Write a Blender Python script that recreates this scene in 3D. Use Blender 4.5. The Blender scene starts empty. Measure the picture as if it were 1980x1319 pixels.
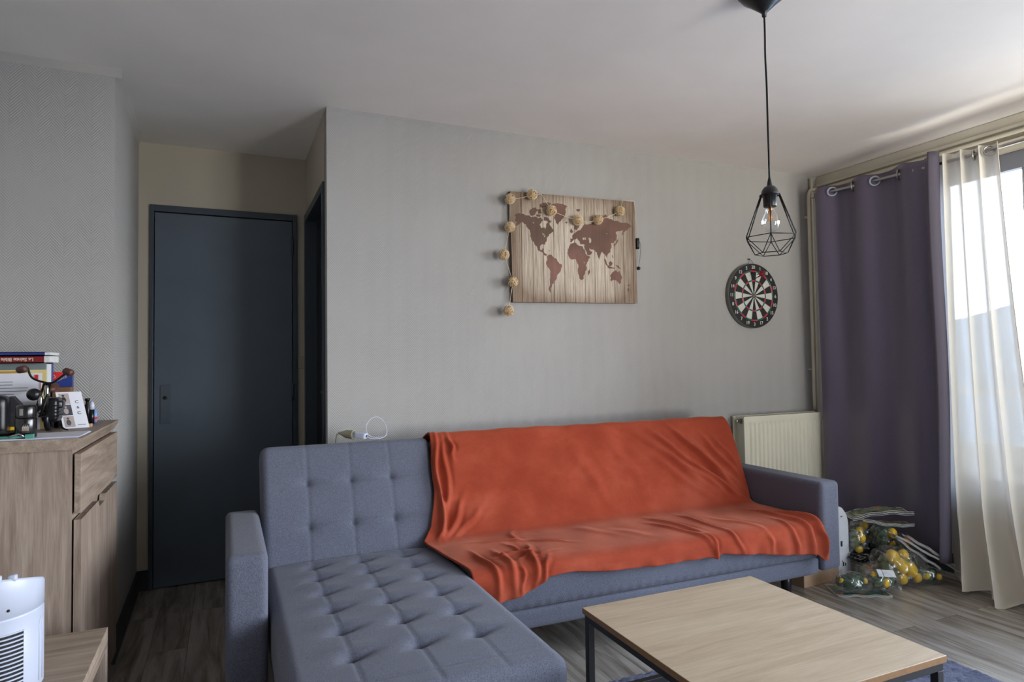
import bpy, math, random
import numpy as np
from mathutils import Vector, Matrix, geometry

# ------------------------------------------------------------------ camera, world, exposure
sc = bpy.context.scene
COL = sc.collection
YAW, PITCH, ROLL, FPX = .4188, .032, -.0133, 1244.5
CAM = Vector((0, 0, 1.2362))
def camera():
    cy, sy, cp, sp = math.cos(YAW), math.sin(YAW), math.cos(PITCH), math.sin(PITCH)
    w = Vector((sy*cp, cy*cp, sp)); r = Vector((cy, -sy, 0)); u = r.cross(w)
    cr, sr = math.cos(ROLL), math.sin(ROLL)
    r, u = cr*r + sr*u, -sr*r + cr*u
    cd = bpy.data.cameras.new('camera'); c = bpy.data.objects.new('camera', cd)
    c.matrix_world = Matrix(((r.x, u.x, -w.x, CAM.x), (r.y, u.y, -w.y, CAM.y), (r.z, u.z, -w.z, CAM.z), (0, 0, 0, 1)))
    cd.sensor_fit = 'HORIZONTAL'; cd.sensor_width = 36.0; cd.lens = FPX/1980*36
    cd.clip_start = .05; cd.clip_end = 300
    COL.objects.link(c); sc.camera = c
camera()
def world():
    w = bpy.data.worlds.new('world'); sc.world = w; w.use_nodes = True
    nt = w.node_tree; nt.nodes.clear(); N = nt.nodes.new; L = nt.links.new
    tc = N('ShaderNodeTexCoord'); sp = N('ShaderNodeSeparateXYZ'); L(tc.outputs['Generated'], sp.inputs[0])
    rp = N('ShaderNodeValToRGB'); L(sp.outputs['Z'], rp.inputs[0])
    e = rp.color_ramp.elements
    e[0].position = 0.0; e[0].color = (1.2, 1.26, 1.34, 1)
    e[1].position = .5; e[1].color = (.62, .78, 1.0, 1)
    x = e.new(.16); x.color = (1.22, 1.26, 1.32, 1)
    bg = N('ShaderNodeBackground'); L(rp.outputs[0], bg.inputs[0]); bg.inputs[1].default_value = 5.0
    # sky strength boosted toward the window side, added for stronger light from there
    ma = N('ShaderNodeMath'); ma.operation = 'MULTIPLY_ADD'; L(sp.outputs['X'], ma.inputs[0]); ma.inputs[1].default_value = .80; ma.inputs[2].default_value = .72
    mm = N('ShaderNodeMath'); mm.operation = 'MAXIMUM'; L(ma.outputs[0], mm.inputs[0]); mm.inputs[1].default_value = .4
    ms = N('ShaderNodeMath'); ms.operation = 'MULTIPLY'; L(mm.outputs[0], ms.inputs[0]); ms.inputs[1].default_value = 5.0; L(ms.outputs[0], bg.inputs[1])
    # glow added below the horizon as upward fill for the ceiling
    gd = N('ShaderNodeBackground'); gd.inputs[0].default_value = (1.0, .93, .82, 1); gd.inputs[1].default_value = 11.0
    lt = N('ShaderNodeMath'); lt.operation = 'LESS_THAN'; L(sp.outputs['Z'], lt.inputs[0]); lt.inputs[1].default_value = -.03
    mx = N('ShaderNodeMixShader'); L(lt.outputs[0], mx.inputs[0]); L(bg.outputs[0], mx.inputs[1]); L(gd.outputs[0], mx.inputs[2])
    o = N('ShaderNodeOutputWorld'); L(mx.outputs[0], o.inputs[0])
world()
YF_ = -1.6
def portal(name, y0, y1, z0, z1, x):
    l = bpy.data.lights.new(name, 'AREA'); l.shape = 'RECTANGLE'; l.size = y1-y0; l.size_y = z1-z0
    l.cycles.is_portal = True
    o = bpy.data.objects.new(name, l); COL.objects.link(o)
    # local -Z must look into the room (-x)
    o.matrix_world = Matrix(((0, 0, 1, x), (1, 0, 0, (y0+y1)/2), (0, 1, 0, (z0+z1)/2), (0, 0, 0, 1)))
portal('window_light_portal', -1.45, 2.44, .5, 2.26, 3.99)
def portal_front(name, x0, x1, z0, z1, y):
    l = bpy.data.lights.new(name, 'AREA'); l.shape = 'RECTANGLE'; l.size = x1-x0; l.size_y = z1-z0
    l.cycles.is_portal = True
    o = bpy.data.objects.new(name, l); COL.objects.link(o)
    # local -Z looks into the room (+y)
    o.matrix_world = Matrix(((1, 0, 0, (x0+x1)/2), (0, 0, -1, y), (0, 1, 0, (z0+z1)/2), (0, 0, 0, 1)))
portal_front('fill_door_light_portal', 2.3, 3.7, .1, 2.2, YF_-.14)  # portal of the fill door added behind the camera
sc.view_settings.view_transform = 'Standard'; sc.view_settings.look = 'None'
sc.view_settings.exposure = 1.12; sc.view_settings.gamma = 1.0; sc.view_settings.use_curve_mapping = False
cy = sc.cycles
cy.use_denoising = True
try: cy.denoiser = 'OPENIMAGEDENOISE'
except Exception: pass
cy.max_bounces = 12; cy.diffuse_bounces = 6; cy.glossy_bounces = 3; cy.transmission_bounces = 8; cy.transparent_max_bounces = 24
cy.caustics_reflective = False; cy.caustics_refractive = False; cy.sample_clamp_indirect = 6.0
rng = random.Random(7)

# ------------------------------------------------------------------ room numbers (metres)
Y0, XL, XR, H = 3.22, .4511, 3.795, 2.5       # back wall plane, its left end, window wall, ceiling
XW, XWA, YA, YD = -.447, -.433, 3.158, 4.119  # corridor left wall, breast corner, breast face, door wall
XLEFT, YF = -.83, -1.6                        # far left wall, wall behind the camera

# ------------------------------------------------------------------ materials
def srgb(r, g, b):
    f = lambda c: (c/12.92 if c <= .04045 else ((c+.055)/1.055)**2.4)
    return (f(r/255), f(g/255), f(b/255), 1)
class MatB:
    def __init__(s, name):
        s.m = bpy.data.materials.new(name); s.m.use_nodes = True; s.nt = s.m.node_tree
        s.b = s.nt.nodes['Principled BSDF']; s.out = s.nt.nodes['Material Output']
        s.tc = None
    def N(s, t, **k):
        n = s.nt.nodes.new(t)
        for a, v in k.items(): setattr(n, a, v)
        return n
    def L(s, a, b): s.nt.links.new(a, b)
    def obj(s, scale=(1, 1, 1), rot=(0, 0, 0)):
        if not s.tc: s.tc = s.N('ShaderNodeTexCoord')
        mp = s.N('ShaderNodeMapping'); mp.inputs['Scale'].default_value = scale; mp.inputs['Rotation'].default_value = rot
        s.L(s.tc.outputs['Object'], mp.inputs[0]); return mp.outputs[0]
    def noise(s, vec, scale, detail=3, rough=.5, dist=0):
        n = s.N('ShaderNodeTexNoise'); n.inputs['Scale'].default_value = scale; n.inputs['Detail'].default_value = detail
        n.inputs['Roughness'].default_value = rough; n.inputs['Distortion'].default_value = dist
        s.L(vec, n.inputs['Vector']); return n.outputs['Fac']
    def ramp(s, fac, stops):
        r = s.N('ShaderNodeValToRGB'); e = r.color_ramp.elements
        e[0].position, e[0].color = stops[0]; e[1].position, e[1].color = stops[-1]
        for p, c in stops[1:-1]:
            x = e.new(p); x.color = c
        s.L(fac, r.inputs[0]); return r.outputs[0]
    def math(s, op, a, b=None, c=None):
        n = s.N('ShaderNodeMath', operation=op)
        for i, v in enumerate((a, b, c)):
            if v is None: continue
            if isinstance(v, (int, float)): n.inputs[i].default_value = v
            else: s.L(v, n.inputs[i])
        return n.outputs[0]
    def bump(s, h, strength=.3, dist=.002):
        b = s.N('ShaderNodeBump'); b.inputs['Strength'].default_value = strength; b.inputs['Distance'].default_value = dist
        s.L(h, b.inputs['Height']); s.L(b.outputs[0], s.b.inputs['Normal'])
    def mix(s, fac, a, b, mode='MIX'):
        n = s.N('ShaderNodeMix', data_type='RGBA', blend_type=mode)
        for i, v in ((0, fac), (6, a), (7, b)):
            if isinstance(v, (int, float)): n.inputs[i].default_value = v
            elif isinstance(v, tuple): n.inputs[i].default_value = v
            else: s.L(v, n.inputs[i])
        return n.outputs[2]
    def set(s, color=None, rough=.5, metal=0, spec=.5, sheen=0, trans=0):
        if color is not None:
            if isinstance(color, tuple): s.b.inputs['Base Color'].default_value = color
            else: s.L(color, s.b.inputs['Base Color'])
        s.b.inputs['Roughness'].default_value = rough; s.b.inputs['Metallic'].default_value = metal
        s.b.inputs['Specular IOR Level'].default_value = spec
        if sheen: s.b.inputs['Sheen Weight'].default_value = sheen; s.b.inputs['Sheen Roughness'].default_value = .4
        if trans: s.b.inputs['Transmission Weight'].default_value = trans
        return s.m
def plain(name, rgb, rough=.5, metal=0, spec=.5, var=.04, scale=25, bump=0):
    M = MatB(name); c = srgb(*rgb)
    d = tuple(max(0, x*(1-var*2)) for x in c[:3]) + (1,)
    h = M.noise(M.obj(), scale, 4)
    col = M.ramp(h, [(.3, d), (.7, c)])
    if bump: M.bump(h, bump, .001)
    return M.set(col, rough, metal, spec)

def wallpaper(name, axis, rgb=(168, 166, 163)):
    M = MatB(name); v = M.obj(); sp = M.N('ShaderNodeSeparateXYZ'); M.L(v, sp.inputs[0])
    u, z = sp.outputs[axis], sp.outputs['Z']
    tri = M.math('PINGPONG', u, .047)
    ph = M.math('MULTIPLY', M.math('ADD', M.math('MULTIPLY', z, .85), M.math('MULTIPLY', tri, 1.0)), 2*math.pi/.0105)
    sn = M.math('SINE', ph)
    patch = M.ramp(M.noise(v, 3.0, 2), [(.30, (.25, .25, .25, 1)), (.60, (1, 1, 1, 1))])
    h = M.math('MULTIPLY', sn, patch)
    M.bump(h, .5, .0011)
    c = srgb(*rgb); d = tuple(x*.955 for x in c[:3]) + (1,)
    return M.set(M.ramp(M.noise(v, 1.3, 4), [(.3, d), (.7, c)]), .75, 0, .3)
def floor_mat():
    M = MatB('vinyl_plank_floor'); v = M.obj()
    sp = M.N('ShaderNodeSeparateXYZ'); M.L(v, sp.inputs[0]); cb = M.N('ShaderNodeCombineXYZ')
    M.L(sp.outputs['Y'], cb.inputs[0]); M.L(sp.outputs['X'], cb.inputs[1])
    br = M.N('ShaderNodeTexBrick'); M.L(cb.outputs[0], br.inputs['Vector'])
    br.inputs['Scale'].default_value = 1; br.inputs['Brick Width'].default_value = 1.22; br.inputs['Row Height'].default_value = .152
    br.inputs['Mortar Size'].default_value = .0012; br.inputs['Mortar Smooth'].default_value = .3
    br.inputs['Color1'].default_value = (0, 0, 0, 1); br.inputs['Color2'].default_value = (1, 1, 1, 1); br.inputs['Mortar'].default_value = (.5, .5, .5, 1)
    br.offset = .37; br.offset_frequency = 2
    sep = M.N('ShaderNodeSeparateColor'); M.L(br.outputs['Color'], sep.inputs[0]); pid = sep.outputs[0]
    mp = M.obj((9, .9, 1)); off = M.N('ShaderNodeVectorMath', operation='ADD'); M.L(mp, off.inputs[0])
    cc = M.N('ShaderNodeCombineXYZ'); M.L(M.math('MULTIPLY', pid, 13.7), cc.inputs[0]); M.L(M.math('MULTIPLY', pid, 5.1), cc.inputs[2]); M.L(cc.outputs[0], off.inputs[1])
    g1 = M.noise(off.outputs[0], 2.2, 7, .62, .6)
    col = M.ramp(g1, [(.26, srgb(104, 95, 86)), (.43, srgb(144, 136, 127)), (.56, srgb(172, 165, 157)), (.76, srgb(194, 188, 181))])
    mp2 = M.obj((60, 3, 1)); g2 = M.noise(mp2, 3, 5, .7)
    col = M.mix(.22, col, M.ramp(g2, [(.35, (.30, .28, .26, 1)), (.65, (.78, .76, .74, 1))]), 'OVERLAY')
    tint = M.ramp(pid, [(.0, (.80, .78, .76, 1)), (1, (1.0, 1.0, 1.0, 1))])
    col = M.mix(1, col, tint, 'MULTIPLY')
    seam = M.ramp(br.outputs['Fac'], [(0, (1, 1, 1, 1)), (1, (.35, .33, .31, 1))])
    col = M.mix(.8, col, seam, 'MULTIPLY')
    M.bump(g2, .12, .001)
    M.set(col, .42, 0, .5); M.b.inputs['Roughness'].default_value = .27; M.b.inputs['Specular IOR Level'].default_value = .65
    return M.m
def wood(name, stops, along='x', rough=.45, scl=1.0, contrast=.3):
    M = MatB(name)
    st = {'x': (1.2*scl, 16*scl, 16*scl), 'y': (16*scl, 1.2*scl, 16*scl), 'z': (16*scl, 16*scl, 1.2*scl)}[along]
    f = {'x': (6, 130, 130), 'y': (130, 6, 130), 'z': (130, 130, 6)}[along]
    g = M.noise(M.obj(st), 1.6, 7, .6, 1.2); g2 = M.noise(M.obj(f), 2, 4, .6)
    col = M.ramp(g, stops)
    col = M.mix(contrast, col, M.ramp(g2, [(.3, (.3, .3, .3, 1)), (.7, (.72, .72, .72, 1))]), 'OVERLAY')
    M.bump(g2, .08, .0006)
    return M.set(col, rough, 0, .4)
def fabric(name, a, b, rough=.95, sheen=.15, scale=420, bump=.35, blot=3):
    M = MatB(name); v = M.obj(); n = M.noise(v, scale, 2, .8)
    wv = M.math('MULTIPLY', M.math('SINE', M.math('MULTIPLY', M.noise(M.obj((1, 14, 14)), 60, 3), 30)), .5)
    col = M.ramp(n, [(.32, srgb(*a)), (.68, srgb(*b))])
    col = M.mix(.25, col, M.ramp(M.noise(v, blot, 4), [(.3, (.42, .42, .42, 1)), (.7, (.58, .58, .58, 1))]), 'OVERLAY')
    M.bump(M.math('ADD', n, M.math('MULTIPLY', wv, .2)), bump, .0015)
    return M.set(col, rough, 0, .2, sheen)
def blanket_mat():
    M = MatB('rust_fleece'); v = M.obj()
    n = M.noise(v, 350, 2, .8); nap = M.noise(M.obj((1, 1, 1.3)), 3.0, 6, .62, .15)
    col = M.ramp(nap, [(.34, srgb(142, 57, 37)), (.5, srgb(155, 67, 45)), (.66, srgb(170, 82, 60))])
    col = M.mix(.3, col, M.ramp(n, [(.3, (.35, .35, .35, 1)), (.7, (.65, .65, .65, 1))]), 'OVERLAY')
    M.bump(M.math('ADD', M.math('MULTIPLY', n, .5), M.math('MULTIPLY', M.noise(v, 60, 4), .5)), .5, .003)
    M.set(col, .9, 0, .15, .35); M.b.inputs['Sheen Tint'].default_value = srgb(255, 190, 160)
    return M.m
def rug_mat():
    M = MatB('blue_grey_shag'); v = M.obj(); n = M.noise(v, 160, 4, .8); n2 = M.noise(v, 26, 4, .7)
    col = M.ramp(n2, [(.35, srgb(98, 103, 128)), (.65, srgb(140, 145, 172))])
    M.bump(M.math('ADD', n, n2), 1.0, .012)
    return M.set(col, 1, 0, .1, .2)
def canvas_planks():
    M = MatB('printed_planks'); v = M.obj(); sp = M.N('ShaderNodeSeparateXYZ'); M.L(v, sp.inputs[0])
    x, z = sp.outputs['X'], sp.outputs['Z']
    f = M.math('FRACT', M.math('DIVIDE', M.math('ADD', x, 5.0), .0665))
    edge = M.math('LESS_THAN', M.math('ABSOLUTE', M.math('SUBTRACT', f, .5)), .475)
    pid = M.math('FLOOR', M.math('DIVIDE', M.math('ADD', x, 5.0), .0665))
    wn = M.N('ShaderNodeTexWhiteNoise', noise_dimensions='1D'); M.L(pid, wn.inputs['W'])
    g = M.noise(M.obj((60, 60, 2.2)), 2.4, 7, .7, .5)
    col = M.ramp(g, [(.28, srgb(128, 112, 98)), (.42, srgb(178, 164, 148)), (.56, srgb(206, 194, 178)), (.75, srgb(222, 212, 198))])
    col = M.mix(1, col, M.ramp(wn.outputs['Value'], [(0, (.84, .82, .80, 1)), (1, (1, 1, 1, 1))]), 'MULTIPLY')
    # the print's own darker border: distance to the canvas middle
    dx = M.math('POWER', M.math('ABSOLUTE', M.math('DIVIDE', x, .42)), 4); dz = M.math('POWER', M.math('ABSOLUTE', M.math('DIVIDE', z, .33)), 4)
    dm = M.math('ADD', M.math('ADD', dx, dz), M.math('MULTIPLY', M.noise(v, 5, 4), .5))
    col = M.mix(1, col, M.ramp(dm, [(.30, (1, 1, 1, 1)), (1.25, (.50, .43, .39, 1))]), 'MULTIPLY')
    col = M.mix(1, col, M.ramp(edge, [(0, (.30, .26, .23, 1)), (1, (1, 1, 1, 1))]), 'MULTIPLY')
    return M.set(col, .85, 0, .2)
def land_mat():
    M = MatB('printed_land'); v = M.obj()
    g = M.noise(M.obj((1, 1, 1)), 3.2, 3); g2 = M.noise(M.obj((60, 60, 3)), 2, 5, .6)
    col = M.ramp(g, [(.36, srgb(98, 80, 70)), (.5, srgb(116, 89, 79)), (.66, srgb(136, 101, 92))])
    col = M.mix(.4, col, M.ramp(g2, [(.3, (.38, .38, .38, 1)), (.7, (.6, .6, .6, 1))]), 'OVERLAY')
    return M.set(col, .85, 0, .2)
def clear_plastic(name='clear_film', fac=.10, tint=(1, 1, 1, 1)):
    M = MatB(name); nt = M.nt; nt.nodes.remove(M.b)
    t = M.N('ShaderNodeBsdfTransparent'); t.inputs[0].default_value = tint
    g = M.N('ShaderNodeBsdfGlossy'); g.inputs['Roughness'].default_value = .09; g.inputs[0].default_value = (.95, .97, 1, 1)
    d = M.N('ShaderNodeBsdfDiffuse'); d.inputs[0].default_value = (.75, .78, .78, 1)
    b = M.N('ShaderNodeBump'); b.inputs['Strength'].default_value = 1; b.inputs['Distance'].default_value = .02
    vo = M.N('ShaderNodeTexVoronoi'); vo.inputs['Scale'].default_value = 26; vo.feature = 'SMOOTH_F1'
    M.L(M.obj(), vo.inputs['Vector']); M.L(vo.outputs['Distance'], b.inputs['Height'])
    M.L(b.outputs[0], g.inputs['Normal']); M.L(b.outputs[0], d.inputs['Normal'])
    m1 = M.N('ShaderNodeMixShader'); m1.inputs[0].default_value = .2; M.L(g.outputs[0], m1.inputs[1]); M.L(d.outputs[0], m1.inputs[2])
    m2 = M.N('ShaderNodeMixShader'); M.L(t.outputs[0], m2.inputs[1]); M.L(m1.outputs[0], m2.inputs[2])
    lw = M.N('ShaderNodeLayerWeight'); lw.inputs[0].default_value = .35; M.L(b.outputs[0], lw.inputs['Normal'])
    M.L(M.math('ADD', M.math('MULTIPLY', lw.outputs['Facing'], .24), fac), m2.inputs[0])
    M.L(m2.outputs[0], M.out.inputs[0]); return M.m
def thin_glass(name='window_glass', refl=.06, tint=(.97, .985, 1, 1)):
    M = MatB(name); M.nt.nodes.remove(M.b)
    t = M.N('ShaderNodeBsdfTransparent'); t.inputs[0].default_value = tint
    g = M.N('ShaderNodeBsdfGlossy'); g.inputs['Roughness'].default_value = .02
    fr = M.N('ShaderNodeFresnel'); fr.inputs[0].default_value = 1.3
    m = M.N('ShaderNodeMixShader'); M.L(M.math('ADD', fr.outputs[0], refl*.3), m.inputs[0]); M.L(t.outputs[0], m.inputs[1]); M.L(g.outputs[0], m.inputs[2])
    M.L(m.outputs[0], M.out.inputs[0]); return M.m
def sheer_mat():
    M = MatB('sheer_voile'); M.nt.nodes.remove(M.b)
    t = M.N('ShaderNodeBsdfTransparent'); t.inputs[0].default_value = (1, 1, 1, 1)
    tl = M.N('ShaderNodeBsdfTranslucent'); tl.inputs[0].default_value = srgb(228, 232, 236)
    d = M.N('ShaderNodeBsdfDiffuse'); d.inputs[0].default_value = srgb(228, 221, 207)
    a = M.N('ShaderNodeMixShader'); a.inputs[0].default_value = .90; M.L(tl.outputs[0], a.inputs[1]); M.L(d.outputs[0], a.inputs[2])
    m = M.N('ShaderNodeMixShader'); M.L(t.outputs[0], m.inputs[1]); M.L(a.outputs[0], m.inputs[2])
    v = M.obj(); n = M.noise(v, 300, 2)
    lw = M.N('ShaderNodeLayerWeight'); lw.inputs[0].default_value = .5
    fac = M.math('ADD', M.math('MULTIPLY', lw.outputs['Facing'], .08), M.math('ADD', .925, M.math('MULTIPLY', n, .03)))
    M.L(fac, m.inputs[0]); M.L(m.outputs[0], M.out.inputs[0]); return M.m
def purple_mat():
    M = MatB('purple_blackout_satin'); v = M.obj(); n = M.noise(v, 500, 2)
    col = M.ramp(n, [(.3, srgb(88, 80, 102)), (.7, srgb(112, 104, 124))])
    M.bump(n, .1, .0004)
    return M.set(col, .40, 0, .6, .2)
def bulb_glass():
    M = MatB('clear_bulb_glass'); M.nt.nodes.remove(M.b)
    t = M.N('ShaderNodeBsdfTransparent'); g = M.N('ShaderNodeBsdfGlossy'); g.inputs['Roughness'].default_value = .03
    lw = M.N('ShaderNodeLayerWeight'); lw.inputs[0].default_value = .25
    m = M.N('ShaderNodeMixShader'); M.L(M.math('ADD', M.math('MULTIPLY', lw.outputs['Facing'], .55), .05), m.inputs[0])
    M.L(t.outputs[0], m.inputs[1]); M.L(g.outputs[0], m.inputs[2]); M.L(m.outputs[0], M.out.inputs[0]); return M.m

W = dict(
 wall_x=wallpaper('textured_wallpaper_back', 'X'), wall_y=wallpaper('textured_wallpaper_side', 'Y'),
 cream=plain('cream_paint', (190, 181, 164), .7, var=.03, scale=4), ceil=plain('ceiling_paint', (240, 235, 230), .85, var=.03, scale=3),
 trimw=plain('off_white_gloss_trim', (214, 208, 192), .45, scale=8), floor=floor_mat(),
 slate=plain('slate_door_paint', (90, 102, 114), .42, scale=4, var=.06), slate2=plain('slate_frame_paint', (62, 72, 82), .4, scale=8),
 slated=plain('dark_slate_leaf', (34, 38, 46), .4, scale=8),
 oakt=wood('light_oak_laminate', [(.25, srgb(162, 143, 118)), (.5, srgb(178, 159, 135)), (.75, srgb(190, 172, 149))], 'x', .42, 1.0, .22),
 oake=plain('oak_edge_band', (132, 98, 62), .5, scale=60, var=.1),
 son=wood('sonoma_oak_upright', [(.25, srgb(118, 101, 89)), (.5, srgb(150, 133, 120)), (.75, srgb(172, 156, 143))], 'z', .5, 1.2, .35),
 sonh=wood('sonoma_oak_level', [(.25, srgb(120, 103, 90)), (.5, srgb(151, 134, 119)), (.75, srgb(172, 156, 142))], 'y', .5, 1.2, .35),
 sonx=wood('sonoma_oak_cross', [(.25, srgb(126, 109, 94)), (.5, srgb(160, 143, 126)), (.75, srgb(182, 167, 150))], 'x', .5, 1.0, .35),
 black=plain('black_powder_coat', (22, 23, 28), .5, 0, .5), blackm=plain('black_metal_wire', (14, 14, 15), .45, .4),
 grey=fabric('blue_grey_linen_weave', (72, 75, 88), (118, 121, 136)), rust=blanket_mat(), rug=rug_mat(),
 planks=canvas_planks(), land=land_mat(), cedge=plain('canvas_edge', (108, 92, 82), .85, scale=30, var=.15),
 rattan=plain('pale_rattan', (230, 208, 168), .7, scale=60, var=.1), rattin=plain('inner_rattan', (212, 164, 116), .8, scale=50, var=.15),
 string=plain('cream_cord', (214, 200, 176), .8), purple=purple_mat(), purple2=plain('grey_curtain_lining', (92, 86, 100), .7, scale=200, var=.05), sheer=sheer_mat(),
 chrome=plain('brushed_nickel', (178, 176, 172), .28, 1), enamel=plain('ivory_enamel', (226, 222, 202), .35, scale=4, var=.03),
 enamel2=plain('ivory_pipe_paint', (216, 208, 188), .45, scale=8, var=.04),
 wht=plain('white_plastic', (190, 196, 214), .38, scale=10, var=.03), whtpaper=plain('white_paper', (226, 226, 234), .8, var=.02),
 beige=plain('beige_plastic', (172, 167, 142), .45), blk=plain('black_plastic', (16, 17, 22), .35), glass=thin_glass(), bulb=bulb_glass(),
 film=clear_plastic(), leafg=plain('dark_green_leaf', (58, 98, 62), .45, scale=40, var=.3), leafl=plain('pale_green_leaf', (138, 150, 108), .45, scale=40, var=.3),
 lemon=plain('yellow_lemon', (238, 194, 36), .45, scale=30, var=.1), orng=plain('orange_fruit', (214, 120, 36), .5, scale=30, var=.1),
 card=plain('brown_cardboard', (190, 160, 132), .85, scale=12, var=.06), brass=plain('warm_filament', (238, 160, 70), .4, .3),
 wf=plain('window_frame_grey', (112, 112, 118), .45, scale=8), dred=plain('dark_red_cover', (120, 22, 26), .4), dblue=plain('blue_cover', (38, 56, 128), .4),
 pages=plain('page_edges', (222, 222, 220), .8, scale=200, var=.08), gbox=plain('grey_teal_card', (128, 140, 142), .7), yel=plain('pale_yellow_paper', (222, 204, 140), .8),
 ochre=plain('ochre_print', (196, 148, 66), .8), redt=plain('red_print', (214, 44, 40), .5), dartb=plain('dart_black', (28, 28, 30), .6), dartw=plain('dart_ivory', (204, 204, 196), .6),
 dartr=plain('dart_red', (196, 40, 66), .6), dartg=plain('dart_green', (20, 104, 76), .6), side=plain('dart_side_grey', (104, 104, 98), .6),
 brown=plain('brown_leatherette', (84, 52, 44), .5), bwood=plain('brown_wood_box', (128, 92, 60), .6, scale=20, var=.2),
 teal=plain('clear_teal_plastic', (74, 150, 128), .2), text=plain('ink', (30, 32, 44), .7), textw=plain('pale_lettering', (214, 196, 176), .6),
 blackfilm=plain('black_plastic_bag', (18, 18, 20), .22, 0, .8), label=plain('white_label', (230, 234, 240), .6), pink=plain('washed_pink_photo', (178, 164, 160), .6),
 phg=plain('photo_grey', (92, 92, 98), .6, scale=60, var=.3), phd=plain('photo_dark', (52, 48, 54), .6, scale=60, var=.3), grn=plain('teal_green_card', (48, 112, 92), .5), 
 bluel=plain('pale_blue_tube', (120, 160, 214), .4),
 hill=plain('painted_haze_hillside', (214, 222, 230), 1, scale=.4, var=.1), bark=plain('frosted_branch', (128, 142, 160), .9), render=plain('white_render', (226, 228, 230), .8, scale=4),  # hill: pale haze is put into its base colour
 dk=plain('painted_room_dark', (30, 30, 32), .9), baseb=plain('dark_grey_skirting', (50, 54, 56), .5),
 slab=plain('balcony_concrete', (216, 214, 208), .9), tray=plain('sliver_paper', (196, 198, 232), .8, var=.03), 
)

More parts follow.
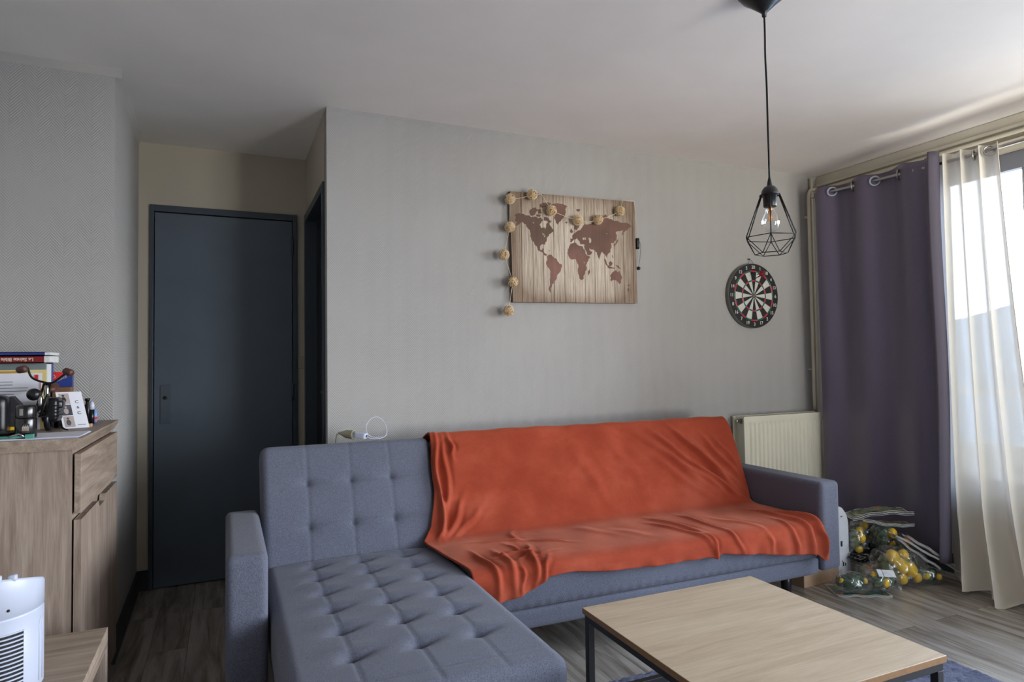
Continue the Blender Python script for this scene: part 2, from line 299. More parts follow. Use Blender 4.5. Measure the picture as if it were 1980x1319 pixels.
# ------------------------------------------------------------------ mesh collector
class MB:
    def __init__(s): s.V = []; s.F = []; s.MI = []; s.SM = []; s.M = None; s.n = 0
    def add(s, V, F, mi=0, smooth=False):
        V = np.asarray(V, float)
        if s.M is not None:
            A = np.array(s.M); V = V @ A[:3, :3].T + A[:3, 3]
        s.V.append(V); b = s.n; s.n += len(V)
        s.F += [tuple(i+b for i in f) for f in F]; s.MI += [mi]*len(F); s.SM += [smooth]*len(F)
        return s
    def box(s, a, b, mi=0):
        x0, y0, z0 = a; x1, y1, z1 = b
        V = [(x, y, z) for z in (z0, z1) for y in (y0, y1) for x in (x0, x1)]
        return s.add(V, [(0, 2, 3, 1), (4, 5, 7, 6), (0, 1, 5, 4), (2, 6, 7, 3), (0, 4, 6, 2), (1, 3, 7, 5)], mi)
    def rbox(s, a, b, r, n, fn=None, mi=0):
        a = np.array(a, float); b = np.array(b, float)
        if isinstance(n, int): n = (n, n, n)
        t = [np.linspace(0, 1, k+1) for k in n]
        VV = []; FF = []; off = 0
        for ax in range(3):
            u, v = [(1, 2), (2, 0), (0, 1)][ax]
            for side in (0, 1):
                U, Vv = np.meshgrid(t[u], t[v], indexing='ij'); P = np.zeros(U.shape+(3,)); P[..., ax] = side; P[..., u] = U; P[..., v] = Vv
                nu, nv = U.shape; idx = np.arange(nu*nv).reshape(nu, nv)+off; off += nu*nv
                q = np.stack([idx[:-1, :-1], idx[1:, :-1], idx[1:, 1:], idx[:-1, 1:]], -1).reshape(-1, 4)
                if side == 0: q = q[:, ::-1]
                VV.append(P.reshape(-1, 3)); FF.append(q)
        P = np.concatenate(VV); Q = np.concatenate(FF)
        key = np.round(P*1e6).astype(np.int64); _, fi, inv = np.unique(key, axis=0, return_index=True, return_inverse=True)
        P = P[fi]; Q = inv.reshape(-1)[Q]
        P = a+(b-a)*P; r = min(r, *((b-a)/2*.999)); c = np.clip(P, a+r, b-r); d = P-c; L = np.linalg.norm(d, axis=1, keepdims=True)
        P = np.where(L > 1e-9, c+d/np.maximum(L, 1e-9)*r, P)
        if fn is not None: P = fn(P)
        return s.add(P, [tuple(q) for q in Q.tolist()], mi, True)
    def tube(s, pts, r, seg=8, mi=0, closed=False, caps=True):
        pts = [Vector(p) for p in pts]; n = len(pts); V = []; F = []
        rs = r if isinstance(r, (list, tuple)) else [r]*n
        prev = None
        for i, p in enumerate(pts):
            if closed: d = pts[(i+1) % n]-pts[i-1]
            else: d = pts[min(i+1, n-1)]-pts[max(i-1, 0)]
            if d.length < 1e-9: d = Vector((0, 0, 1))
            d.normalize()
            if prev is None:
                a = Vector((0, 0, 1)) if abs(d.z) < .9 else Vector((1, 0, 0)); x = d.cross(a).normalized()
            else: x = (prev-d*prev.dot(d)); x = x.normalized() if x.length > 1e-6 else d.orthogonal().normalized()
            y = d.cross(x); prev = x
            for k in range(seg):
                t = 2*math.pi*k/seg; V.append(p+(x*math.cos(t)+y*math.sin(t))*rs[i])
        m = n if closed else n-1
        for i in range(m):
            j = (i+1) % n
            for k in range(seg):
                l = (k+1) % seg; F.append((i*seg+k, i*seg+l, j*seg+l, j*seg+k))
        if not closed and caps: F.append(tuple(range(seg-1, -1, -1))); F.append(tuple((n-1)*seg+k for k in range(seg)))
        return s.add([tuple(v) for v in V], F, mi, True)
    def lathe(s, prof, c=(0, 0, 0), seg=32, mi=0, axis='z', capends=True, smooth=True):
        V = []; F = []; n = len(prof)
        for (r, h) in prof:
            for k in range(seg):
                t = 2*math.pi*k/seg; a, b = r*math.cos(t), r*math.sin(t)
                v = {'z': (a, b, h), 'y': (a, h, b), 'x': (h, a, b)}[axis]
                V.append((c[0]+v[0], c[1]+v[1], c[2]+v[2]))
        for i in range(n-1):
            for k in range(seg):
                l = (k+1) % seg; f = (i*seg+k, i*seg+l, (i+1)*seg+l, (i+1)*seg+k)
                F.append(f if axis != 'y' else f[::-1])
        if capends: F.append(tuple(range(seg-1, -1, -1))); F.append(tuple((n-1)*seg+k for k in range(seg)))
        return s.add(V, F, mi, smooth)
    def ball(s, c, r, mi=0, seg=16, rings=10, sc=(1, 1, 1), fn=None):
        V = []; F = []
        for i in range(rings+1):
            p = math.pi*i/rings
            for k in range(seg):
                t = 2*math.pi*k/seg; v = [math.sin(p)*math.cos(t), math.sin(p)*math.sin(t), math.cos(p)]
                if fn: v = fn(v)
                V.append((c[0]+v[0]*r*sc[0], c[1]+v[1]*r*sc[1], c[2]+v[2]*r*sc[2]))
        for i in range(rings):
            for k in range(seg):
                l = (k+1) % seg; F.append((i*seg+k, (i+1)*seg+k, (i+1)*seg+l, i*seg+l))
        return s.add(V, F, mi, True)
    def prism(s, poly, h0, h1, axis='z', mi=0, smooth=False):
        n = len(poly)
        def P(p, h): return {'z': (p[0], p[1], h), 'y': (p[0], h, p[1]), 'x': (h, p[0], p[1])}[axis]
        V = [P(p, h0) for p in poly]+[P(p, h1) for p in poly]
        tri = geometry.tessellate_polygon([[Vector((p[0], p[1], 0)) for p in poly]])
        F = [tuple(t) for t in tri]+[tuple(i+n for i in t[::-1]) for t in tri]+[(i, (i+1) % n, (i+1) % n+n, i+n) for i in range(n)]
        return s.add(V, F, mi, smooth)
    def grid(s, P, mi=0, smooth=True):
        P = np.asarray(P, float); nu, nv = P.shape[:2]; idx = np.arange(nu*nv).reshape(nu, nv)
        q = np.stack([idx[:-1, :-1], idx[1:, :-1], idx[1:, 1:], idx[:-1, 1:]], -1).reshape(-1, 4)
        return s.add(P.reshape(-1, 3), [tuple(x) for x in q.tolist()], mi, smooth)
    def text(s, txt, size, M, depth=.0004, mi=0, bold=0):
        cu = bpy.data.curves.new('txt', 'FONT'); cu.body = txt; cu.size = size; cu.extrude = depth; cu.align_x = 'CENTER'; cu.align_y = 'CENTER'; cu.offset = bold
        cu.resolution_u = 3
        ob = bpy.data.objects.new('txt', cu); COL.objects.link(ob); dg = bpy.context.evaluated_depsgraph_get(); dg.update()
        me = bpy.data.meshes.new_from_object(ob.evaluated_get(dg))
        V = [tuple(M @ v.co) for v in me.vertices]; F = [tuple(p.vertices) for p in me.polygons]
        bpy.data.objects.remove(ob); bpy.data.meshes.remove(me); bpy.data.curves.remove(cu)
        return s.add(V, F, mi)
    def build(s, name, mats, parent=None, origin=None, label=None):
        me = bpy.data.meshes.new(name)
        off = wloc(parent) if parent is not None else np.zeros(3)
        if origin is not None: off = np.array(origin, float)
        V = np.concatenate(s.V)-off
        me.from_pydata(V.tolist(), [], s.F)
        if not isinstance(mats, (list, tuple)): mats = [mats]
        for m in mats: me.materials.append(m)
        me.polygons.foreach_set('material_index', s.MI); me.polygons.foreach_set('use_smooth', s.SM)
        me.validate(); me.update()
        o = bpy.data.objects.new(name, me); COL.objects.link(o)
        if parent is not None: o.parent = parent; o.location = tuple(off-wloc(parent))
        elif origin is not None: o.location = tuple(off)
        if label: o['label'] = label
        return o
def wloc(o):
    p = np.zeros(3)
    while o is not None: p = p+np.array(o.location); o = o.parent
    return p
def thing(name, loc, label, cat, group=None):
    o = bpy.data.objects.new(name, None); COL.objects.link(o); o.location = loc; o.empty_display_size = .05
    return tag(o, label, cat, group)
def tag(o, label, cat, group=None):
    o['label'] = label; o['category'] = cat
    if group: o['group'] = group
    return o
def struct(o, label=None, cat=None):
    o['kind'] = 'structure'
    if label: o['label'] = label; o['category'] = cat
    return o
def Tr(x, y, z): return Matrix.Translation((x, y, z))
def Rz(a): return Matrix.Rotation(a, 4, 'Z')
def Rx(a): return Matrix.Rotation(a, 4, 'X')
def Ry(a): return Matrix.Rotation(a, 4, 'Y')
def bevel(o, w=.003, seg=2):
    m = o.modifiers.new('bevel', 'BEVEL'); m.width = w; m.segments = seg; m.limit_method = 'ANGLE'; m.angle_limit = math.radians(40); return o
def smooth_path(pts, it=2, closed=False):
    pts = [np.array(p, float) for p in pts]
    for _ in range(it):
        out = [] if closed else [pts[0]]
        n = len(pts)
        for i in range(n if closed else n-1):
            a, b = pts[i], pts[(i+1) % n]; out += [a*.75+b*.25, a*.25+b*.75]
        if not closed: out.append(pts[-1])
        pts = out
    return pts

# ------------------------------------------------------------------ room shell
T = .12
struct(MB().box((-1.2, YF-.3, -.1), (4.1, 4.6, 0)).build('floor', W['floor']), 'grey brown wood plank floor', 'floor')
struct(MB().box((-1.2, YF-.3, H), (4.1, 4.6, H+.1)).build('ceiling', W['ceil']), 'plain off white ceiling', 'ceiling')
struct(MB().box((XL, Y0, 0), (XR+.2, Y0+.08, H)).build('wall_back', W['wall_x']), 'wall with chevron textured wallpaper behind the sofa', 'wall')
# corridor right wall with the side door opening
SD0, SD1, DH = 3.288, 4.107, 2.149
m = MB(); m.box((XL, Y0+.08, 0), (XL+.1, SD0, H)); m.box((XL, SD0, DH), (XL+.1, YD, H)); m.box((XL, SD1, 0), (XL+.1, YD, DH))
m.box((XL+.1, 3.25, 0), (XL+.14, 4.2, H), 1)  # dark backing sheet paints in the unlit room beyond the side door
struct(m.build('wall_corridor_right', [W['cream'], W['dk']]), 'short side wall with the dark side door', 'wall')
m = MB(); D0, D1 = -.3904, .3984
m.box((-.62, YD, 0), (D0, YD+.1, H)); m.box((D1, YD, 0), (XL+.3, YD+.1, H)); m.box((D0, YD, DH), (D1, YD+.1, H)); m.box((-.5, YD+.1, 0), (.6, YD+.14, H))
struct(m.build('wall_end', W['cream']), 'cream wall around the grey door', 'wall')
m = MB(); V = [(XWA, YA, 0), (XW, YD, 0), (-.7, YD, 0), (-.95, YD, 0), (-.95, YA, 0)]
m.prism([(v[0], v[1]) for v in V], 0, H)
struct(m.build('wall_left', W['wall_x']), 'projecting papered wall behind the cabinet', 'wall')
struct(MB().box((XLEFT-.1, YF-.1, 0), (XLEFT, YA, H)).build('wall_far_left', W['wall_y']), 'papered wall at the left edge', 'wall')
m = MB(); m.box((XLEFT-.1, YF-.1, 0), (2.3, YF, H)); m.box((3.7, YF-.1, 0), (XR+.2, YF, H)); m.box((2.3, YF-.1, 2.2), (3.7, YF, H)); m.box((2.3, YF-.1, 0), (3.7, YF, .1))
struct(m.build('wall_front', W['wall_x']), 'papered wall opposite the sofa', 'wall')
# window wall, opening y -.95..2.44, z .5..2.32
WY0, WY1, WZ0, WZ1 = -1.45, 2.44, .50, 2.32
m = MB(); m.box((XR, WY1, 0), (XR+.2, Y0, H)); m.box((XR, YF, 0), (XR+.2, WY0, H)); m.box((XR, WY0, 0), (XR+.2, WY1, WZ0)); m.box((XR, WY0, WZ1), (XR+.2, WY1, H))
struct(m.build('wall_right', W['cream']), 'cream wall around the window', 'wall')
m = MB(); m.box((XR-.014, YF, 2.432), (XR, Y0, H-.001)); m.box((XR-.026, YF, 2.425), (XR-.014, Y0, 2.445)); m.box((XR-.02, YF, 2.345), (XR, Y0-.01, 2.372))
struct(bevel(m.build('trim_1', W['trimw']), .004), 'stepped cornice above the window', 'trim')
# thin cove strips where papered walls meet the ceiling
m = MB(); d = .028
m.prism([(YA, H), (YA-d, H), (YA, H-d)], XLEFT, XWA+d, 'x')
a = math.atan2(XW-XWA, YD-YA)
m.add([(XWA+d, YA-d, H-.0), (XWA, YA, H-d), (XWA, YA, H), (XWA+d-.014, 3.95, H), (XW, YD, H-d), (XW, YD, H)], [(0, 1, 4, 3), (0, 3, 5, 2), (1, 2, 5, 4), (0, 2, 1), (3, 4, 5)])
struct(m.build('trim_2', plain('coving_paint', (184, 180, 174), .7, scale=6)), 'narrow coving strip above the projecting wall', 'trim')
m = MB(); m.prism([(Y0, H), (Y0-.008, H), (Y0, H-.02)], XL, XR, 'x')
struct(m.build('trim_3', W['wall_x']), 'paper edge at the top of the back wall', 'trim')
# skirtings
m = MB(); m.add([(XWA+.014, YA, 0), (XW+.014, YD, 0), (XW+.014, YD, .109), (XWA+.014, YA, .109), (XWA, YA, 0), (XW, YD, 0), (XW, YD, .109), (XWA, YA, .109)], [(0, 1, 2, 3), (3, 2, 6, 7), (0, 3, 7, 4), (1, 5, 6, 2), (4, 7, 6, 5), (0, 4, 5, 1)])
m.box((XW, YD-.014, 0), (D0, YD, .109)); m.box((D1, YD-.014, 0), (XL, YD, .109))
struct(m.build('baseboard_corridor', W['baseb']), 'dark grey skirting along the corridor', 'baseboard')
struct(MB().box((XL, Y0-.014, 0), (XR, Y0, .109)).build('baseboard_back', W['baseb']), 'dark grey skirting behind the sofa', 'baseboard')
struct(MB().box((XR-.014, YF, 0), (XR, Y0-.014, .109)).build('baseboard_right', W['baseb']), 'dark grey skirting below the window', 'baseboard')
# doors
def door(name, label):
    o = bpy.data.objects.new(name, None); COL.objects.link(o); struct(o, label, 'door'); return o
d1 = door('door_1', 'dark blue grey flat door at the end of the corridor'); d1.location = (0, YD, 0)
m = MB(); fy0, fy1 = YD-.016, YD+.02
m.box((D0, fy0, 0), (-.370, fy1, DH)); m.box((.374, fy0, 0), (D1, fy1, DH)); m.box((-.370, fy0, 2.112), (.374, fy1, DH))
bevel(m.build('frame', W['slate2'], d1), .002)
bevel(MB().box((-.366, YD-.008, .006), (.370, YD+.03, 2.107)).build('leaf', W['slate'], d1), .002)
bevel(MB().box((-.334, YD-.017, .914), (-.284, YD-.008, 1.13)).build('handle_plate', plain('slate_plate_paint', (80, 92, 103), .35, scale=8), d1), .001)
MB().lathe([(.006, YD-.023), (.011, YD-.021), (.012, YD-.017)], (-.311, 0, 1.058), 16, axis='y').build('lock_cylinder', W['chrome'], d1)
for hz in (1.955, 1.072): MB().lathe([(.008, hz-.05), (.008, hz+.05)], (.372, YD-.018, 0), 12).build('hinge', W['slate2'], d1)
d2 = door('door_2', 'dark side door in the corridor wall left of the papered wall'); d2.location = (XL, 3.7, 0)
m = MB(); fx0, fx1 = XL-.012, XL+.09
m.box((fx0, SD0, 0), (fx1, SD0+.045, DH)); m.box((fx0, SD1-.045, 0), (fx1, SD1, DH)); m.box((fx0, SD0+.045, DH-.045), (fx1, SD1-.045, DH))
bevel(m.build('frame', W['slate2'], d2), .002)
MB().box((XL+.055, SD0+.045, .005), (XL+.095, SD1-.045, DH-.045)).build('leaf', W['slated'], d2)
m = MB(); m.box((XL+.049, 3.36, .97), (XL+.055, 3.40, 1.17)); m.tube([(XL+.05, 3.38, 1.09), (XL+.01, 3.38, 1.09), (XL+.01, 3.49, 1.09)], .008)
m.build('door_handle', W['chrome'], d2)
# light switch on the end wall
s = thing('light_switch', (.43, YD, 1.21), 'cream switch plate on the end wall between the two doors', 'light switch')
bevel(MB().box((.402, YD-.012, 1.213), (.449, YD, 1.285)).build('plate', W['beige'], s), .003)
bevel(MB().box((.41, YD-.018, 1.232), (.441, YD-.012, 1.266)).build('rocker', W['beige'], s), .002)

# window
wn = door('window_1', 'large window with grey frame and sheer curtain'); wn.location = (3.87, .74, WZ0)
fx0, fx1 = 3.83, 3.88; m = MB()
m.box((fx0, WY0, 2.225), (fx1, WY1, WZ1)); m.box((fx0, WY0, WZ0), (fx1, WY1, WZ0+.055))
for y in (WY0, .2, 1.925, WY1-.05): m.box((fx0, y, WZ0+.055), (fx1, y+.05, 2.225))
bevel(m.build('window_frame', W['wf'], wn), .004)
for a, b in ((WY0+.05, .2), (.25, 1.925), (1.975, WY1-.05)): MB().box((3.852, a, WZ0+.055), (3.857, b, 2.225)).build('pane', W['glass'], wn)
bevel(MB().box((XR-.03, WY0, WZ0-.03), (XR+.2, WY1, WZ0)).build('window_sill', W['trimw'], wn), .004)
m = MB()
for y in (2.03, 2.36): m.lathe([(.012, 0), (.012, .03)], (3.82, y, .61), 10)
m.box((3.815, 1.94, 1.25), (3.83, 1.962, 1.37)); m.build('window_handle', W['wf'], wn)

wn2 = door('added_fill_window', 'unseen glazed door added for fill light in the wall opposite the sofa'); wn2.location = (3.0, YF, .1)  # out of view, added to bring fill light from the camera side
m = MB()
m.box((2.3, YF-.08, .1), (3.7, YF-.03, .16)); m.box((2.3, YF-.08, 2.14), (3.7, YF-.03, 2.2))
for x in (2.3, 2.97, 3.64): m.box((x, YF-.08, .16), (x+.06, YF-.03, 2.14))
bevel(m.build('window_frame', W['wf'], wn2), .004)
for a, b in ((2.36, 2.97), (3.03, 3.64)): MB().box((a, YF-.058, .16), (b, YF-.053, 2.14)).build('pane', W['glass'], wn2)

# ------------------------------------------------------------------ outside
o = MB().box((4.0, -4, -.12), (5.3, 5, -.02)).build('balcony_slab', W['slab']); struct(o, 'concrete balcony floor outside the window', 'balcony')
b = thing('balcony_railing', (5.1, 1, -.02), 'white balcony railing outside behind the sheer curtain', 'railing')
MB().box((5.05, -4, -.02), (5.17, 5, .60)).build('parapet', W['render'], b)
MB().tube([(5.11, -4, .97), (5.11, 5, .97)], .022, 10).build('handrail', W['render'], b)
for y in np.arange(-3.8, 5, .9): MB().tube([(5.11, y, .59), (5.11, y, .96)], .012, 8).build('post', W['render'], b)
g = np.zeros((40, 50, 3))
for i in range(40):
    for j in range(50):
        x = 14+i*2.2; y = -50+j*3.4
        g[i, j] = (x, y, -6+max(0, (x-30))*.19*(1+.25*math.sin(y*.06)+.1*math.sin(y*.21+x*.1))*min(1, max(0, (y+25)/35)))
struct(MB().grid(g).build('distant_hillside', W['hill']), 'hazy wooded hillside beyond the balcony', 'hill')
tr = thing('bare_tree', (11.5, 5.2, -6.1), 'frosted bare tree outside beyond the balcony rail', 'tree')
tm = MB(); br = MB(); R = random.Random(4)
tm.tube([(11.5, 5.2, -6.1), (11.52, 5.25, -3), (11.5, 5.2, -.6)], [.22, .17, .12], 10)
def branch(p, d, L, r, k):
    pts = [p]; q = Vector(p); d = Vector(d).normalized()
    for i in range(4):
        d = (d+Vector((R.uniform(-.25, .25), R.uniform(-.25, .25), R.uniform(-.12, .2)))).normalized(); q = q+d*L/4; pts.append(tuple(q))
    br.tube(pts, [r*(1-.18*i) for i in range(5)], 4)
    if k > 0:
        for i in range(4 if k > 1 else 5):
            t = R.choice(pts[1:]); dd = (d+Vector((R.uniform(-1, 1), R.uniform(-1, 1), R.uniform(-.35, .7)))).normalized(); branch(t, dd, L*.62, r*.5, k-1)
for i in range(9):
    a = i*.7; branch((11.5, 5.2, -1.4+.25*(i % 4)), (math.cos(a), math.sin(a), .75), 1.7, .05, 3)
tm.build('trunk', W['bark'], tr); br.build('branches', W['bark'], tr)

# ------------------------------------------------------------------ sofa
def ysh(x): return -.035*np.maximum(0, x-.87)/1.78
def gro(d, w): return np.exp(-(d/w)**2)
sofa = thing('corner_sofa', (1.4, 2.7, 0), 'blue grey tufted corner sofa with chaise and partly covered by a rust blanket', 'sofa')
tufts = [(x, y) for y in (2.705, 2.555, 2.39, 2.215, 2.03, 1.838) for x in (.32, .51, .69)]
def chaise_fn(P):
    x, y, z = P[:, 0].copy(), P[:, 1].copy(), P[:, 2].copy(); top = np.clip((z-.36)/.05, 0, 1); dz = np.zeros(len(P))
    dz += .006*np.sin(np.clip((x-.135)/.73, 0, 1)*math.pi)
    for tx, ty in tufts:
        rr = np.hypot((x-tx), (y-ty)); dz -= .032*np.exp(-rr/.016)
        # pucker crease running sideways from every button
        e_ = y-ty-.35*(x-tx-.01)+2.2*(x-tx)**2
        dz -= .013*np.where(e_ > 0, gro(e_, .007), gro(e_, .024))*np.exp(-((x-tx-.02)/.050)**2)
        dz += .004*gro(y-ty-.05, .03)*gro(x-tx, .08)
    for tx in (.32, .51, .69): dz -= .0022*gro(x-tx, .005)*(y > 1.60)
    for ty in (1.665,): dz -= .005*gro(y-ty-.02*(x-.5)**2*4, .007)
    P[:, 2] += dz*top
    return P
MB().rbox((.137, 1.575, .235), (.868, 2.80, .425), .042, (96, 150, 14), chaise_fn).build('chaise_cushion', W['grey'], sofa)
MB().rbox((.15, 1.60, .13), (.855, 2.9, .25), .015, (12, 20, 4)).build('chaise_base', W['grey'], sofa)
def seat_fn(P):
    P[:, 1] += ysh(P[:, 0]); x, y, z = P[:, 0], P[:, 1], P[:, 2]
    fr = (y < 2.36+ysh(x))
    pk = .003*np.sin(x*2*math.pi/.095)*np.exp(-((z-.275)/.022)**2)
    P[:, 1] += np.where(fr, np.abs(pk), 0)
    return P
MB().rbox((.86, 2.315, .258), (2.648, 2.82, .43), .032, (180, 20, 16), seat_fn).build('seat_cushion', W['grey'], sofa)
def sh_fn(P): P[:, 1] += ysh(P[:, 0]); return P
MB().rbox((.84, 2.325, .182), (2.642, 3.0, .262), .012, (30, 8, 6), sh_fn).build('seat_base', W['grey'], sofa)
TH = math.radians(24)
def backpt(x, v, w):   # v depth behind the front face, w up along the back
    return np.stack([x, 2.78+w*math.sin(TH)+v*math.cos(TH)+ysh(x), .42+w*math.cos(TH)-v*math.sin(TH)], -1)
bt = [(x, w) for w in (.145, .332) for x in (.323, .507, .686)]
def back_fn(tuf):
    def f(P):
        x, v, w = P[:, 0].copy(), P[:, 1].copy(), P[:, 2].copy(); fr = np.clip((.05-v)/.04, 0, 1); dv = np.zeros(len(P))
        dv -= .010*np.sin(np.clip((w+.03)/.54, 0, 1)*math.pi)
        for tx, tw in tuf:
            rr = np.hypot(x-tx, w-tw); dv += .022*np.exp(-rr/.020); dv += .007*gro(w-tw, .009)*np.exp(-((x-tx-.02)/.07)**2)
        for tx in sorted({t[0] for t in tuf}): dv += .003*gro(x-tx, .006)
        for tw in sorted({t[1] for t in tuf}): dv += .0012*gro(w-tw, .008)
        return backpt(x, v+dv*fr, w)
    return f
MB().rbox((.135, 0, -.05), (.888, .13, .512), .035, (100, 16, 76), back_fn(bt)).build('backrest', W['grey'], sofa)
MB().rbox((.892, 0, -.05), (2.652, .13, .506), .035, (80, 10, 40), back_fn([])).build('backrest', W['grey'], sofa)
def arm_fn(x0, lean):
    def f(P):
        y, z = P[:, 1].copy(), P[:, 2]
        # rear top edge drops in a soft curve
        P[:, 2] -= np.where((z > .5), .035*np.clip((y-2.93)/.14, 0, 1)**2, 0)
        return P
    return f
MB().rbox((.0, 2.265, .19), (.128, 3.075, .623), .022, (14, 40, 24), arm_fn(0, 0)).build('armrest', W['grey'], sofa)
MB().rbox((2.662, 2.285, .19), (2.79, 3.04, .623), .022, (14, 40, 24), arm_fn(0, 0)).build('armrest', W['grey'], sofa)
for (x, y) in ((2.60, 2.46), (2.60, 2.9), (.95, 2.9), (.22, 2.9), (.22, 1.68), (.78, 1.68)):
    MB().lathe([(.022, 0), (.029, .19)], (x, y+.0, 0), 20).build('leg', W['blk'], sofa)
tuft_hole = None

# rust blanket over the right part of the sofa
def blanket():
    path = []
    def bp(v, w): return (2.78+w*math.sin(TH)+v*math.cos(TH), .42+w*math.cos(TH)-v*math.sin(TH))
    path += [bp(.140, .30), bp(.140, .40), bp(.140, .49), bp(.125, .520), bp(.09, .528), bp(.03, .528), bp(-.004, .524), bp(-.018, .49), bp(-.020, .40), bp(-.022, .25), bp(-.020, .12), bp(-.016, .06)]
    path += [(2.765, .452), (2.72, .444), (2.65, .446), (2.5, .446), (2.38, .445), (2.335, .441), (2.305, .425), (2.296, .395), (2.294, .30), (2.292, .15)]
    pts = np.array(smooth_path(path, 3)); seg = np.r_[0, np.cumsum(np.linalg.norm(np.diff(pts, axis=0), axis=1))]
    def at(t): return np.stack([np.interp(t, seg, pts[:, 0]), np.interp(t, seg, pts[:, 1])], -1)
    tt = np.linspace(0, seg[-1], 900); P = at(tt)
    # arc positions of landmarks
    front = (tt > seg[-1]*.7)
    def t_of_z(z): k = np.argmin(np.where(front, np.abs(P[:, 1]-z), 9)); return tt[k]
    def t_back(z): k = np.argmin(np.where((P[:, 0] < 3.0) & (P[:, 0] > 2.76) & (P[:, 1] > .42), np.abs(P[:, 1]-z), 9)); return tt[k]
    def t_seat(y): k = np.argmin(np.where((P[:, 1] < .452) & (P[:, 1] > .40), np.abs(P[:, 0]-y), 9)); return tt[k]
    xe = np.array([.80, .90, .945, 1.03, 1.10, 1.165, 1.23, 1.28, 1.40, 1.60, 1.80, 1.95, 1.985, 2.03, 2.2, 2.34, 2.50, 2.583, 2.62, 2.66])
    ze = np.array([.30, .31, .322, .330, .352, .386, .392, .392, .376, .366, .360, .364, .352, .366, .345, .323, .305, .295, .262, .27])
    NS, NT = 300, 210
    S = np.linspace(0, 1, NS)[:, None]*np.ones((1, NT)); Tn = np.ones((NS, 1))*np.linspace(0, 1, NT)[None]
    tend0 = t_of_z(.33)
    # left and right borders as functions of arc length
    tb = [0, t_back(.84), t_back(.65), t_back(.50), t_seat(2.76), t_seat(2.70), t_seat(2.6), t_seat(2.45), t_seat(2.36), seg[-1]]
    xl = [.892, .882, .868, .838, .795, .800, .812, .832, .848, .862]
    xr = [2.60, 2.668, 2.662, 2.655, 2.640, 2.640, 2.648, 2.652, 2.658, 2.655]
    t0 = Tn*tend0; X = np.interp(t0, tb, xl)*(1-S)+np.interp(t0, tb, xr)*S
    te = np.interp(X, xe, [t_of_z(z) for z in ze]); fold = np.clip((t0-t_seat(2.5))/(tend0-t_seat(2.5)), 0, 1)
    t1 = t0+(te-tend0)*fold
    YZ = at(t1); Y, Z = YZ[..., 0]+ysh(X), YZ[..., 1]
    dl = 1e-3; Tg = (at(t1+dl)-at(t1-dl)); Tg /= np.maximum(np.linalg.norm(Tg, axis=-1, keepdims=True), 1e-9)
    Ny, Nz = Tg[..., 1]*-1, Tg[..., 0]   # candidate normal, flipped outward below
    # path goes: up the rear, over, down the front, forward, down: outward normal is to the right of travel
    Ny, Nz = Tg[..., 1], -Tg[..., 0]
    D = np.zeros_like(X)
    TBk = lambda z: t_back(z)
    ridges = []   # (x0,t0,x1,t1,height,width)
    B = lambda x, z: (x, t_back(z)); Sx = lambda x, y: (x, t_seat(y))
    # diagonal pulls on the right of the back
    for a, b_, h, w in [(B(2.27, .84), B(2.58, .50), .016, .016), (B(2.13, .83), B(2.56, .47), .012, .018), (B(2.34, .80), B(2.60, .53), .012, .014), (B(2.02, .84), B(2.45, .50), .007, .020),
                        (B(2.44, .80), B(2.61, .58), .010, .014), (B(2.10, .70), B(2.40, .48), .006, .02), (B(2.52, .80), B(2.63, .62), .008, .014), (B(2.20, .72), B(2.50, .49), .009, .013),
                        (B(2.30, .68), B(2.59, .47), .010, .011), (B(1.62, .78), B(1.76, .52), .004, .03), (B(1.85, .80), B(1.98, .60), .004, .03)]: ridges.append((*a, *b_, h, w))
    # folds down the left border of the back
    for a, b_, h, w in [(B(.905, .86), B(.878, .47), .014, .011), (B(.945, .86), B(.93, .60), .007, .011), (B(.975, .875), B(.985, .80), .010, .010), (B(.93, .62), B(.865, .45), .011, .013), (B(1.0, .60), B(.90, .44), .008, .013),
                        (B(1.08, .56), B(.93, .45), .005, .014)]: ridges.append((*a, *b_, h, w))
    # seat folds
    for a, b_, h, w in [(Sx(1.92, 2.68), Sx(1.99, 2.36), .010, .016), (Sx(2.08, 2.66), Sx(2.10, 2.36), .009, .014), (Sx(1.86, 2.6), (1.985, te.mean()), .010, .014), ((1.975, t_seat(2.36)), (1.995, t_of_z(.35)), .016, .012),
                        ((2.10, t_seat(2.36)), (2.13, t_of_z(.36)), .008, .010), (Sx(2.2, 2.55), (2.3, t_of_z(.42)), .006, .02), ((2.30, t_of_z(.42)), (2.32, t_of_z(.33)), .007, .012), ((2.44, t_seat(2.40)), (2.46, t_of_z(.32)), .012, .014),
                        (Sx(2.50, 2.58), (2.56, t_of_z(.30)), .016, .016), (Sx(2.60, 2.50), (2.625, t_of_z(.30)), .024, .018), ((2.60, t_of_z(.42)), (2.64, t_of_z(.28)), .018, .012),
                        (Sx(1.20, 2.74), Sx(1.16, 2.60), .008, .016), (Sx(1.22, 2.60), Sx(1.36, 2.50), .006, .014), (Sx(1.0, 2.66), Sx(1.2, 2.60), .006, .014), (Sx(1.10, 2.55), Sx(1.13, 2.40), .010, .014),
                        (Sx(1.17, 2.50), (1.10, t_of_z(.38)), .016, .013), (Sx(1.02, 2.48), (1.02, t_of_z(.36)), .012, .014), ((.93, t_seat(2.50)), (.95, t_of_z(.34)), .014, .012), ((1.18, t_seat(2.34)), (1.13, t_of_z(.37)), .012, .009),
                        (Sx(1.0, 2.42), Sx(1.14, 2.44), .010, .012), (Sx(1.05, 2.36), Sx(1.22, 2.40), .007, .010), ((1.06, t_seat(2.32)), (1.045, t_of_z(.34)), .010, .008), (Sx(1.5, 2.7), Sx(1.62, 2.5), .004, .03), (Sx(1.62, 2.62), Sx(1.75, 2.42), .004, .03)]: ridges.append((*a, *b_, h, w))
